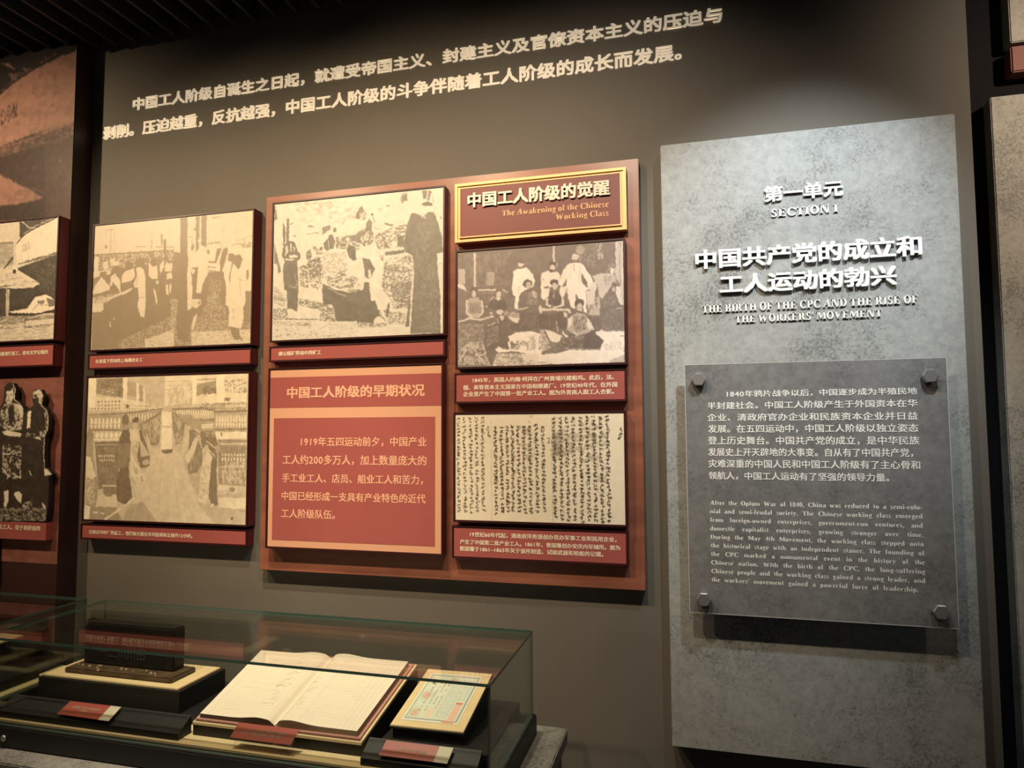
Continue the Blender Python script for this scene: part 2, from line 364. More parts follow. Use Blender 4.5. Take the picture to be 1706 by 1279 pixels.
G = {
 'A': (88, D(6, 40, 0, 100, 8) + D(58, 36, 0, 100, 23) + S(22, 66, 32, 38) + S(-3, 26, 0, 6) + S(50, 91, 0, 6)),
 'B': (76, V(10) + S(30, 45, 94, 100) + S(30, 45, 48, 55) + S(30, 45, 0, 6) + A(42, 75.5, 27, 24.5, -90, 90) + A(42, 27, 32, 27, -90, 90)),
 'C': (80, A(48, 50, 44, 52, 42, 318, 22, 7) + S(74, 80, 66, 100) + S(76, 80, 10, 30)),
 'D': (84, V(10) + S(30, 40, 93, 100) + S(30, 40, 0, 7) + A(38, 50, 44, 50, -90, 90, 22, 7)),
 'E': (76, V(10) + S(30, 66, 93, 100) + S(30, 66, 0, 7) + S(30, 52, 47, 54) + S(62, 68, 74, 100) + S(64, 70, 0, 28) + S(50, 55, 36, 66)),
 'F': (70, V(10) + S(30, 64, 93, 100) + S(30, 50, 47, 54) + S(61, 67, 74, 100) + S(50, 55, 36, 66)),
 'H': (90, V(10) + V(58) + S(30, 60, 47, 54)),
 'I': (42, V(10)),
 'K': (88, V(10) + D(32, 70, 44, 94, 9) + D(60, 32, 0, 62, 23) + S(60, 88, 94, 100) + S(52, 92, 0, 6)),
 'M': (108, V(8, w=9) + V(78) + D(43, 12, 8, 100, 21) + D(47, 76, 8, 100, 9) + S(0, 30, 94, 100)),
 'N': (90, V(10, w=9) + V(72, b=0, w=9) + D(60, 12, 0, 100, 22) + S(0, 30, 94, 100)),
 'O': (84, A(43, 50, 40, 52, 0, 360, 22, 7)),
 'P': (72, V(10) + S(30, 42, 94, 100) + S(30, 42, 42, 49) + A(40, 71, 30, 29, -90, 90)),
 'R': (84, V(10) + S(30, 42, 94, 100) + S(30, 42, 44, 51) + A(40, 72, 28, 28, -90, 90) + D(58, 36, 0, 48, 23) + S(58, 88, 0, 6)),
 'S': (62, A(32, 75, 26, 27, 30, 270, 17, 8) + A(30, 26, 27, 28, 90, -150, 17, 8) + S(50, 55, 70, 100) + S(3, 8, 0, 30)),
 'T': (76, V(28, t=0) + S(5, 72, 93, 100) + S(3, 9, 72, 100) + S(68, 74, 72, 100)),
 'V': (86, D(34, 6, 0, 100, 22) + D(38, 70, 0, 100, 8) + S(-2, 34, 94, 100) + S(58, 86, 94, 100)),
 'W': (118, D(26, 4, 0, 100, 21) + D(32, 56, 0, 100, 8) + D(70, 44, 0, 100, 21) + D(76, 104, 0, 100, 8) + S(-3, 32, 94, 100) + S(40, 72, 94, 100) + S(92, 120, 94, 100)),
 'a': (56, V(33, 4, 50, 0, 0, w=18) + A(30, 48, 21, 19, 0, 165, 18, 7) + A(25, 19, 22, 20, 60, 300, 17, 7) + S(34, 56, 0, 7)),
 'b': (60, V(4, 0, 104, 0, 2, w=18) + A(33, 33, 24, 35, -140, 140, 18, 7)),
 'c': (50, A(28, 33, 25, 35, 50, 310, 18, 7) + A(42, 50, 8, 8, 0, 360, 8, 8)),
 'd': (62, V(38, 0, 104, 0, 2, w=18) + A(28, 33, 25, 35, 40, 320, 18, 7) + S(50, 62, 0, 6)),
 'e': (52, A(28, 33, 25, 35, 0, 315, 18, 7) + S(16, 53, 33, 39)),
 'f': (40, V(10, 0, 84, 1, 0, w=18) + A(28, 84, 18, 20, 60, 180, 16, 8) + S(0, 40, 60, 67)),
 'g': (54, A(26, 44, 22, 24, 0, 360, 16, 7) + A(28, -10, 26, 17, 0, 360, 10, 7) + S(8, 40, 4, 14) + S(36, 54, 60, 67)),
 'h': (64, V(6, 0, 104, 1, 2, w=18, e=6) + V(40, 0, 46, 1, 0, w=18, e=6) + A(36, 44, 22, 23, 0, 130, 18, 9)),
 'i': (32, V(7, 0, 67, 1, 2, w=18, e=6) + A(16, 88, 11, 11, 0, 360, 11, 11)),
 'k': (64, V(6, 0, 104, 1, 2, w=18, e=6) + D(24, 44, 26, 64, 8) + D(40, 22, 0, 42, 19) + S(34, 60, 61, 67) + S(34, 66, 0, 6)),
 'l': (32, V(7, 0, 104, 1, 2, w=18, e=6)),
 'm': (94, V(6, 0, 67, 1, 2, w=17, e=5) + V(38, 0, 46, 1, 0, w=17, e=5) + V(70, 0, 46, 1, 0, w=17, e=5) + A(34, 44, 21, 23, 0, 130, 17, 9) + A(66, 44, 21, 23, 0, 130, 17, 9)),
 'n': (64, V(6, 0, 67, 1, 2, w=18, e=6) + V(40, 0, 46, 1, 0, w=18, e=6) + A(36, 44, 22, 23, 0, 130, 18, 9)),
 'o': (56, A(28, 33, 26, 35, 0, 360, 18, 7)),
 'p': (60, V(5, -28, 67, 1, 2, w=18, e=5) + A(33, 33, 24, 35, -140, 140, 18, 7)),
 'r': (48, V(6, 0, 67, 1, 2, w=18, e=6) + A(38, 50, 14, 17, 30, 170, 12, 10) + A(40, 56, 8, 8, 0, 360, 8, 8)),
 's': (44, A(23, 50, 18, 18, 20, 270, 13, 8) + A(21, 18, 19, 19, 90, -160, 13, 8)),
 't': (38, V(10, 6, 84, 0, 0, w=17) + S(0, 34, 60, 67) + A(26, 14, 16, 15, 180, 310, 16, 8)),
 'u': (64, V(6, 18, 67, 0, 2, w=18, e=6) + V(40, 0, 67, 0, 2, w=18, e=6) + A(28, 22, 22, 23, 180, 320, 18, 9) + S(50, 64, 0, 6)),
 'v': (58, D(20, 4, 0, 64, 18) + D(26, 44, 0, 64, 8) + S(-2, 26, 61, 67) + S(36, 58, 61, 67)),
 'w': (84, D(18, 3, 0, 64, 17) + D(24, 38, 0, 64, 7) + D(48, 32, 0, 64, 17) + D(54, 70, 0, 64, 7) + S(-2, 24, 61, 67) + S(30, 50, 61, 67) + S(62, 84, 61, 67)),
 'y': (58, D(20, 4, 0, 64, 18) + D(10, 44, -26, 64, 8) + A(10, -22, 9, 8, 0, 360, 9, 8) + S(-2, 26, 61, 67) + S(36, 58, 61, 67)),
 '0': (56, A(28, 50, 25, 52, 0, 360, 17, 7)), '1': (50, V(16, 0, 100, 1, 2, w=18)),
 '4': (56, V(32, 0, 100, 0, 0, w=17) + S(2, 56, 24, 34) + D(2, 34, 30, 100, 9)),
 '8': (56, A(28, 75, 22, 26, 0, 360, 15, 8) + A(28, 26, 25, 28, 0, 360, 16, 8)),
 ',': (26, A(13, 9, 10, 10, 0, 360, 10, 10) + D(8, 14, -20, 6, 8)), '.': (26, A(13, 10, 10, 10, 0, 360, 10, 10)),
 '-': (34, S(3, 31, 26, 38)), "'": (26, A(13, 92, 10, 10, 0, 360, 10, 10) + D(8, 14, 66, 90, 8)), ' ': (28, []),
}
def serif(parent, s, x0, x1, zb, cap, y, m, depth=.001, justify=False, name='lettering', track=0):
    """bold serif line: baseline zb, cap height cap, from x0 to x1"""
    adv = [G[c][0] + track + (4 if c != ' ' else 0) for c in s]
    kz = cap / 100
    if justify:
        kx = kz * justify; free = (x1 - x0) - sum(adv) * kx; sp = free / max(1, s.count(' '))
        if sp < -.18 * cap: kx = (x1 - x0) / sum(adv); sp = 0
    else: kx = (x1 - x0) / (sum(adv) - 4); sp = 0
    bm = bmesh.new(); x = x0
    for c, a in zip(s, adv):
        for P in G[c][1]:
            ar = sum(P[i][0] * P[(i + 1) % len(P)][1] - P[(i + 1) % len(P)][0] * P[i][1] for i in range(len(P)))
            if ar < 0: P = P[::-1]
            f = [bm.verts.new((x + px * kx, y - depth, zb + pz * kz)) for px, pz in P]; bm.faces.new(f)
            if depth > .0006:
                g = [bm.verts.new((x + px * kx, y, zb + pz * kz)) for px, pz in P]
                for i in range(len(P)): j = (i + 1) % len(P); bm.faces.new((f[j], f[i], g[i], g[j]))
        x += a * kx + (sp if c == ' ' else 0)
    return obj(name, bm, m, parent)

RECT = {'A': (-2.0768, -1.4191, 1.8387, 2.2889, 0.042),
 'B': (-2.0813, -1.4232, 1.2412, 1.7397, 0.042),
 'C': (-1.3222, -0.7299, 1.841, 2.2925, 0.065),
 'D': (-1.3253, -0.735, 1.1805, 1.7444, 0.065),
 'E': (-0.6933, -0.1732, 2.1177, 2.3, 0.062),
 'F': (-0.6832, -0.1839, 1.7357, 2.0849, 0.065),
 'G': (-0.6894, -0.1899, 1.2824, 1.5942, 0.065),
 'H': (-2.8348, -2.1533, 1.8719, 2.3034, 0.122),
 'acr': (-0.0217, 0.6072, 1.0633, 1.7212, 0.1),
 'board': (-1.3744, -0.1396, 1.0975, 2.3321, 0.035),
 'capA': (-2.086, -1.4245, 1.7746, 1.8181, 0.036),
 'capB': (-2.091, -1.4278, 1.1765, 1.2194, 0.036),
 'capC': (-1.329, -0.732, 1.777, 1.8161, 0.058),
 'capF': (-0.689, -0.1868, 1.6324, 1.7122, 0.058),
 'capG': (-0.6963, -0.1901, 1.1747, 1.2581, 0.058),
 'capH': (-2.8415, -2.1615, 1.7832, 1.8511, 0.11599999999999999),
 'conc': (-0.0755, 0.6681, 0.6925, 2.3568, 0.05)}
LINES = {'C1': [('第一单元', (0.199, 0.397, 2.1632, 2.2074)), ('中国共产党的成立和', (0.0137, 0.5762, 1.9886, 2.0434)), ('工人运动的勃兴', (0.0764, 0.5149, 1.9159, 1.97))],
 'C2': [('SECTION I', (0.215, 0.3833, 2.1218, 2.1416)), ('THE BIRTH OF THE CPC AND THE RISE OF', (0.0288, 0.5636, 1.8675, 1.8851)), ("THE WORKERS' MOVEMENT", (0.1146, 0.4784, 1.836, 1.853))],
 'D': [('中国工人阶级的早期状况', (-1.2622, -0.7882, 1.6507, 1.6887))],
 'Dt': [('1919年五四运动前夕，中国产业', (-1.2097, -0.7816, 1.4978, 1.5284)),
        ('工人约200多万人，加上数量庞大的', (-1.2748, -0.7814, 1.4393, 1.4724)),
        ('手工业工人、店员、船业工人和苦力，', (-1.2756, -0.7931, 1.3813, 1.4146)),
        ('中国已经形成一支具有产业特色的近代', (-1.2758, -0.784, 1.3254, 1.3573)),
        ('工人阶级队伍。', (-1.2767, -1.0861, 1.27, 1.3023))],
 'E': [('中国工人阶级的觉醒', (-0.6502, -0.2191, 2.2198, 2.2668))],
 'Ee': [('The Awakening of the Chinese', (-0.5437, -0.2233, 2.1872, 2.2032)), ('Working Class', (-0.3789, -0.2236, 2.1615, 2.1771))],
 'acr': [('1840年鸦片战争以后，中国逐步成为半殖民地', (0.0861, 0.5388, 1.631, 1.6484)),
         ('半封建社会。中国工人阶级产生于外国资本在华', (0.0358, 0.5383, 1.5997, 1.6187)),
         ('企业、清政府官办企业和民族资本企业并日益', (0.0351, 0.538, 1.5678, 1.5876)),
         ('发展。在五四运动中，中国工人阶级以独立姿态', (0.0362, 0.5379, 1.5372, 1.558)),
         ('登上历史舞台。中国共产党的成立，是中华民族', (0.0355, 0.5394, 1.5059, 1.5272)),
         ('发展史上开天辟地的大事变。自从有了中国共产党，', (0.0348, 0.5239, 1.4755, 1.4969)),
         ('灾难深重的中国人民和中国工人阶级有了主心骨和', (0.0354, 0.5385, 1.445, 1.4663)),
         ('领航人，中国工人运动有了坚强的领导力量。', (0.0346, 0.4679, 1.414, 1.4344))],
 'capA': [('在高温下劳动的上海缫丝女工', (-2.059, -1.8558, 1.7922, 1.8032))],
 'capB': [('日商日华纱厂的童工，他们每天要在车间连续站立操作12小时。', (-2.06, -1.6329, 1.1906, 1.2035))],
 'capC': [('唐山煤矿劳动中的矿工', (-1.3013, -1.146, 1.7914, 1.8041))],
 'capF': [('1845年，英国人约翰·柯拜在广州黄埔兴建船坞。此后，法、', (-0.6372, -0.216, 1.6921, 1.6995)),
          ('俄、美等资本主义国家在中国相继建厂。19世纪40年代，在外国', (-0.6675, -0.2073, 1.6707, 1.6778)),
          ('企业里产生了中国第一批产业工人。图为外资商人跟工人合影。', (-0.6675, -0.2168, 1.6503, 1.6589))],
 'capG': [('19世纪60年代起，清政府洋务派创办官办军事工业和民用企业，', (-0.6465, -0.216, 1.2336, 1.2466)),
          ('产生了中国第二批产业工人。1861年，曾国藩创办安庆内军械所。图为', (-0.6777, -0.2059, 1.2121, 1.2229)),
          ('曾国藩于1861—1863年关于该所制造、试验武器和轮船的记载。', (-0.6777, -0.2533, 1.1911, 1.2045))],
 'capH': [('工程雇佣行医工，是有文字记载的', (-2.4269, -2.1826, 1.822, 1.8331))],
 'capI': [('17名工人，位于各阶层的', (-2.3989, -2.1937, 1.2065, 1.223))],
 'en': [('After the Opium War of 1840, China was reduced to a semi-colo-', (0.0361, 0.5392, 1.3472)),
        ('nial and semi-feudal society. The Chinese working class emerged', (0.0356, 0.5394, 1.3251)),
        ('from foreign-owned enterprises, government-run ventures, and', (0.0357, 0.539, 1.3027)),
        ('domestic capitalist enterprises, growing stronger over time.', (0.0352, 0.5392, 1.2801)),
        ('During the May 4th Movement, the working class stepped onto', (0.0353, 0.5393, 1.2579)),
        ('the historical stage with an independent stance. The founding of', (0.036, 0.54, 1.2357)),
        ('the CPC marked a monumental event in the history of the', (0.036, 0.5396, 1.2135)),
        ('Chinese nation. With the birth of the CPC, the long-suffering', (0.0355, 0.5398, 1.1913)),
        ('Chinese people and the working class gained a strong leader, and', (0.0356, 0.5394, 1.1692)),
        ("the workers' movement gained a powerful force of leadership.", (0.0357, 0.5234, 1.147))],
 'head': [('中国工人阶级自诞生之日起，就遭受帝国主义、封建主义及官僚资本主义的压迫与', (-1.9679, 0.1053, 2.7222, 2.7712)), ('剥削。压迫越重，反抗越强，中国工人阶级的斗争伴随着工人阶级的成长而发展。', (-2.0984, -0.0107, 2.6265, 2.6784))]}
PD = {}
PD['A'] = '''
p30 -1 107 343 115 354 451 4 449
p30 331 114 402 136 405 208 448 267 488 198 520 200 557 234 569 336 631 320 630 273 656 273 657 453 342 451
n70 0.52 2.4 1.2 339 365 366 342 655 379 657 450 342 447
n68 0.56 2.7 1.2 486 277 540 272 565 360 460 355
n74 0.45 1.9 1.2 336 285 365 286 360 366 339 365
n92 0.3 4.3 1.1 424 401 655 403 657 450 426 448
n72 0.52 2.5 1.2 120 421 350 342 354 450 122 449
n92 0.25 4.3 1.2 233 421 352 390 354 450 234 451
l35 3.8 0 106 343 113
n82 0.5 2.5 3 1 109 343 115 344 152 3 166
p92 4 116 20 117 23 142 22 167 3 168 0 132
p92 41 135 64 133 67 160 45 161
p92 73 125 91 124 94 139 109 132 112 153 97 154 77 146
p92 -1 168 80 161 83 165 -1 176
p92 36 189 56 203 78 225 73 237 38 246 3 250 0 239 11 217
p88 60 164 78 171 76 181 56 184 50 178
p88 -1 176 32 170 30 185 0 191
p30 35 181 60 170 56 186 77 204 83 225 62 212
p92 79 188 98 179 119 205 124 250 108 231 87 209 85 225 76 221
e28 99 164 16 11.9
e30 61 187 8 4.8
p92 136 175 160 170 177 165 183 194 172 210 127 216 124 199
e28 159 154 17 12
l35 2.7 130 216 152 219 176 206
n92 0.3 6 2.1 1 262 38 256 114 250 128 249 172 235 153 252 109 260 60 282 1 277
n40 0.55 4.7 1.7 0 254 38 252 88 230 124 250 59 265 9 275
p92 119 250 180 235 153 252 89 267
p92 -1 279 50 281 52 307 38 315 0 313
p94 204 163 219 172 228 205 231 299 229 342 211 339 197 302 201 273 197 236 182 235 179 223 191 195 187 166
l45 1.9 198 195 187 227
l45 1.9 203 269 216 274 223 272
p28 180 139 198 129 222 135 228 197 219 174 204 161 184 162
p92 238 153 250 158 258 166 272 159 279 184 279 211 255 210 241 198
e28 261 150 13.3 16.1
p90 272 216 284 217 283 228 272 228
p92 287 160 301 149 306 170 288 193
p92 310 154 339 160 338 188 307 186 309 170
e28 312 140 10 11.2
p92 319 193 336 192 341 212 315 213
p92 313 235 323 231 326 270 317 267
p92 330 232 337 230 336 262 329 262
p90 265 240 273 257 282 290 277 304 272 281 263 252
p92 80 353 85 351 86 370 82 370
p92 96 338 100 337 100 348 97 346
l60 1.4 51 14 53 48
l50 1.4 69 16 73 108
l60 1.4 75 18 79 109
l60 1.4 86 17 90 105
l55 1.4 46 19 87 19
e40 52 80 5.2 6.4
l50 3.2 184 90 226 92
e82 248 49 11.4 11.2
l35 3.1 250 67 251 102
l45 2.7 267 96 343 103
p40 287 54 295 54 296 94 289 93
p32 299 73 310 73 311 129 302 129
l35 1.4 124 124 125 166
l45 1.4 236 112 238 145
l45 1.3 283 111 284 168
p92 472 117 653 126 655 245 625 238 631 320 569 329 552 218 520 200 488 198 473 173
p30 518 121 536 119 532 137 515 172 510 167
p30 543 123 559 119 562 131 556 155 551 170 534 212 531 169 536 137
p92 533 133 538 137 531 169 530 224 522 200 517 172
p30 513 199 547 201 558 257 555 316 523 314
n66 0.6 2.8 1.5 488 214 539 233 537 335 487 332
l35 6 487 165 512 167
l35 3 483 181 515 186
l35 2.6 483 194 515 198
p28 367 1 396 2 404 328 428 353 411 432 369 426 360 346 373 327
p32 430 1 445 2 446 127 434 138
p32 452 2 474 2 475 113 454 103
e92 447 89 7.2 5.6
p93 457 104 477 129 484 150 474 197 466 228 458 271 439 268 445 227 441 171 420 177 412 209 425 249 422 321 405 328 401 208 403 160 426 145 439 122
p30 420 181 443 179 442 227 439 268 425 275 423 229 416 197
e90 425 194 6.6 10
p86 422 289 459 291 461 307 443 322 423 317
e40 452 303 6.3 4
p88 430 353 444 340 446 350 431 393 424 393
p28 564 143 578 140 591 149 609 148 621 163 610 194 604 197 592 185 585 176 575 203 572 258 567 254 570 203 578 172 562 163
p94 590 187 611 198 638 207 640 231 629 242 635 309 631 320 625 327 630 359 618 399 570 387 573 325 574 258 579 204
p94 565 167 578 176 568 219 574 266 571 321 557 316 558 257 548 217 556 178
p92 625 238 655 245 655 273 632 269
p30 577 389 611 399 616 424 632 436 594 437 585 419
p30 555 316 569 325 569 348 565 348
l40 3.9 478 101 531 100
l60 1.3 538 54 539 120
l60 1.3 593 62 594 98
l45 2.5 577 113 608 111 627 124 653 124
l50 2.1 622 106 630 91 655 87
l50 1.7 592 102 608 97 626 93
n45 0.4 2.2 2 608 111 653 107 653 126 618 125
l45 3.1 497 14 508 12 529 13
e35 420 109 5.7 12
e35 428 47 6.8 4
l50 2.6 400 71 417 72 418 101
e30 484 130 5.4 8.8
e35 350 132 9.5 7.2
e35 349 177 6.6 8
l55 1.7 611 237 615 288
l50 1.6 589 330 590 369
l50 2.1 602 225 620 238
e40 640 219 5.4 18
'''
PD['B'] = '''
p52 35 6 149 4 152 74 37 59
n38 0.5 4.7 2.7 56 11 149 7 152 70 58 55
n92 0.6 2.8 1.8 57 42 111 43 112 61 58 60
p64 170 18 207 23 209 75 171 66
p60 219 28 236 37 238 89 221 84
p90 38 70 152 74 213 88 317 107 318 116 146 118 6 118 4 72
d45 9 3 10 81 144 81 146 118 11 118 3.9 3.1
d60 14 2 155 92 307 107 308 120 157 118 3.3 2.5
p97 -2 3 35 2 35 108 2 103
p97 151 5 169 4 170 88 152 83
p94 207 23 219 24 220 97 209 97
p94 236 41 244 41 245 97 238 97
l70 1.4 170 20 333 22
l70 1.4 244 65 334 67
l70 1.9 306 13 295 64
l70 1.9 306 13 321 64
n70 0.5 2.6 8.5 249 63 334 60 336 107 250 106
p62 4 136 318 120 300 184 154 183 6 187
d93 8 1 12 143 147 142 148 183 14 182 6.6 19.6
d88 12 1 157 127 308 120 299 158 158 166 3.2 14.4
d93 12 1 157 118 312 111 313 120 157 127 3.2 2.5
l42 4 6 132 152 129 318 115
l55 1.5 8 167 153 166
l42 3.9 9 187 154 187
d96 6 1 36 193 159 194 160 215 37 215 7.7 10.8
p94 32 217 139 215 139 223 32 224
p40 38 228 140 226 145 373 61 393
l78 2.9 41 238 135 236
n52 0.5 2.8 3.8 44 244 135 244 140 373 60 374
d94 7 1 56 273 127 273 127 280 56 281 2.8 4
d94 7 1 57 288 127 288 128 295 57 296 2.6 3.8
p45 77 378 143 375 144 411 83 408
l80 5.9 79 380 143 379
p86 51 413 136 407 144 450 50 453
e50 105 410 15.8 7.6
p55 26 452 138 453 166 498 28 500
p84 281 252 340 235 349 497 166 498 216 427 254 341
p66 166 498 195 444 247 430 311 498
l72 1.4 303 277 260 497
l72 1.4 323 277 311 496
l78 2.8 283 303 208 491
l94 6.6 92 496 149 462 215 420
e92 51 473 11 3.4
e92 81 475 7.9 3.4
p48 227 170 315 120 309 235 281 243 249 209
n72 0.5 2.6 6.3 237 170 316 133 309 235 249 218
p40 217 192 232 183 249 218 272 273 273 311 237 318 220 278
p76 229 218 256 252 275 273 236 280
p80 254 192 276 235 290 271 272 265
l82 2.4 278 158 305 201
l82 2.4 293 149 315 175
e70 257 297 15.8 10.6
p34 144 213 159 183 180 179 191 218 193 278 185 316 199 389 206 418 177 442 143 433 135 364 149 321 133 256
p45 137 235 190 231 193 278 185 312 143 321
e38 166 153 14.7 21.2
e60 169 177 9.5 10.2
e34 172 105 8.4 6
p80 156 441 172 440 176 470 181 476 159 477
e30 210 153 13.7 10.2
e75 209 172 11 11.7
p84 185 187 225 183 230 222 227 235 220 273 199 252 190 224
n62 0.5 2.6 2.5 195 226 226 226 220 273 199 261
p88 193 256 211 295 251 333 256 362 224 371 197 342 189 312
n60 0.6 3 3.6 201 303 248 333 252 362 224 367
p84 195 359 224 371 251 375 252 424 226 427 204 397
l60 2.4 203 376 220 414
p58 -1 209 32 209 32 279 61 383 53 448 26 461 7 453
p90 2 279 21 279 37 322 50 348 33 357 5 349
n80 0.5 3.9 3.8 5 349 43 357 47 443 9 444
e52 15 209 16.5 23.4
p94 4 449 29 452 23 498 4 496
p98 318 124 336 124 341 252 317 252
l50 1.9 320 176 338 176
p40 320 254 341 254 341 266 323 265
p90 325 4 651 4 652 70 328 107
l70 1.9 326 22 437 23
l75 1.9 326 37 437 37
l70 1.9 327 49 438 50
l60 3.7 454 18 531 18
l65 2.2 455 33 531 30
n72 0.5 2.6 9 341 30 437 28 439 104 344 103
p56 455 37 531 22 532 68 478 67 456 75
n38 0.55 3 2.5 477 46 531 30 532 68 478 76
n50 0.5 3.3 3 565 23 649 21 650 70 566 60
n92 0.6 3.3 3 575 27 649 25 650 62 575 56
p93 456 84 527 64 534 97 479 107 454 100
p93 566 65 650 66 651 99 567 98
p42 567 81 587 82 586 92 568 92
l97 6.3 594 40 598 94
p97 437 7 454 7 454 100 440 102
p98 531 4 563 4 564 98 534 97
p90 402 28 414 28 416 87 404 87
p62 359 114 528 110 530 193 482 193 406 167
d93 16 1 375 118 526 118 527 139 375 137 3 8.5
d90 10 1 440 130 526 131 527 151 441 151 3 9.3
n88 0.5 2.4 2.5 437 96 534 95 528 118 437 117
n48 0.5 3 2.5 454 100 651 97 651 124 455 117
d94 9 1 569 100 648 99 649 118 570 119 3 6
l42 4.8 359 117 479 114 524 123
l42 6.1 529 128 651 126
p66 529 131 651 130 653 194 530 193
d93 11 1 531 138 652 139 653 181 533 181 4.5 21.2
l60 1.3 530 164 652 164
l42 4 471 155 527 154
l42 4.5 530 188 653 185
p88 476 168 525 166 525 183 481 184
p96 533 195 653 194 653 216 536 218
e45 556 202 3 7.6
l45 4.5 546 223 654 223
p56 546 226 654 224 655 373 550 366
n46 0.5 2 5.6 546 243 654 243 657 365 550 366
l88 3.7 553 235 654 234
n80 0.5 2.4 6 562 292 653 292 655 365 564 366
d96 8 1 557 266 650 266 650 275 557 276 2.8 4
d96 8 1 557 279 650 279 651 292 557 292 2.8 6.4
l86 2.6 553 311 656 308
p86 550 372 619 373 620 394 579 386 550 385
e50 603 384 11.9 8
l86 3.7 574 390 581 439
p70 551 399 658 393 657 450 552 448
p88 551 411 656 411 656 446 557 445
p84 334 269 369 252 400 272 461 343 474 425 557 452 655 458 655 498 342 499
p72 405 272 476 330 483 425 437 360
p62 557 450 654 450 655 458 557 458
p72 464 426 655 458 655 498 539 497
l70 1.4 360 277 402 495
l74 1.4 344 277 357 497
l74 1.4 380 273 456 496
l72 1.4 410 302 489 462
l92 2.3 365 277 422 495
p48 359 120 411 163 407 201 398 235 378 235 364 184
n74 0.5 2.5 6 362 129 406 163 398 235 378 230
p82 422 193 435 218 434 243 400 272 403 235
p45 432 176 472 201 448 218 439 251 429 258
p86 450 218 465 216 474 251 445 276 430 304 412 285 434 251
p45 465 222 483 251 485 301 461 332 431 333 428 302 449 276
n62 0.5 1.9 6 435 276 479 260 475 318 436 326
p42 472 193 530 193 544 235 540 358 525 358 523 276 502 235 483 251
l86 2.2 426 172 442 189
l86 2.3 452 197 470 210
n80 0.6 4.3 1.7 477 197 531 195 531 210 477 210
p88 505 251 521 284 522 338 512 400 503 432 473 425 477 359 485 301
n70 0.6 2.8 3.4 485 301 521 293 512 400 478 421
p38 521 284 538 284 549 436 523 441 512 400
l92 3.6 500 226 534 247
l90 2.8 505 247 533 276
e65 542 251 8.5 12.8
e90 528 436 6.6 6
p98 329 126 355 127 365 252 333 252
l45 1.9 331 176 359 176
p38 333 254 368 252 364 264 334 269
e25 604 478 3.8 6
'''
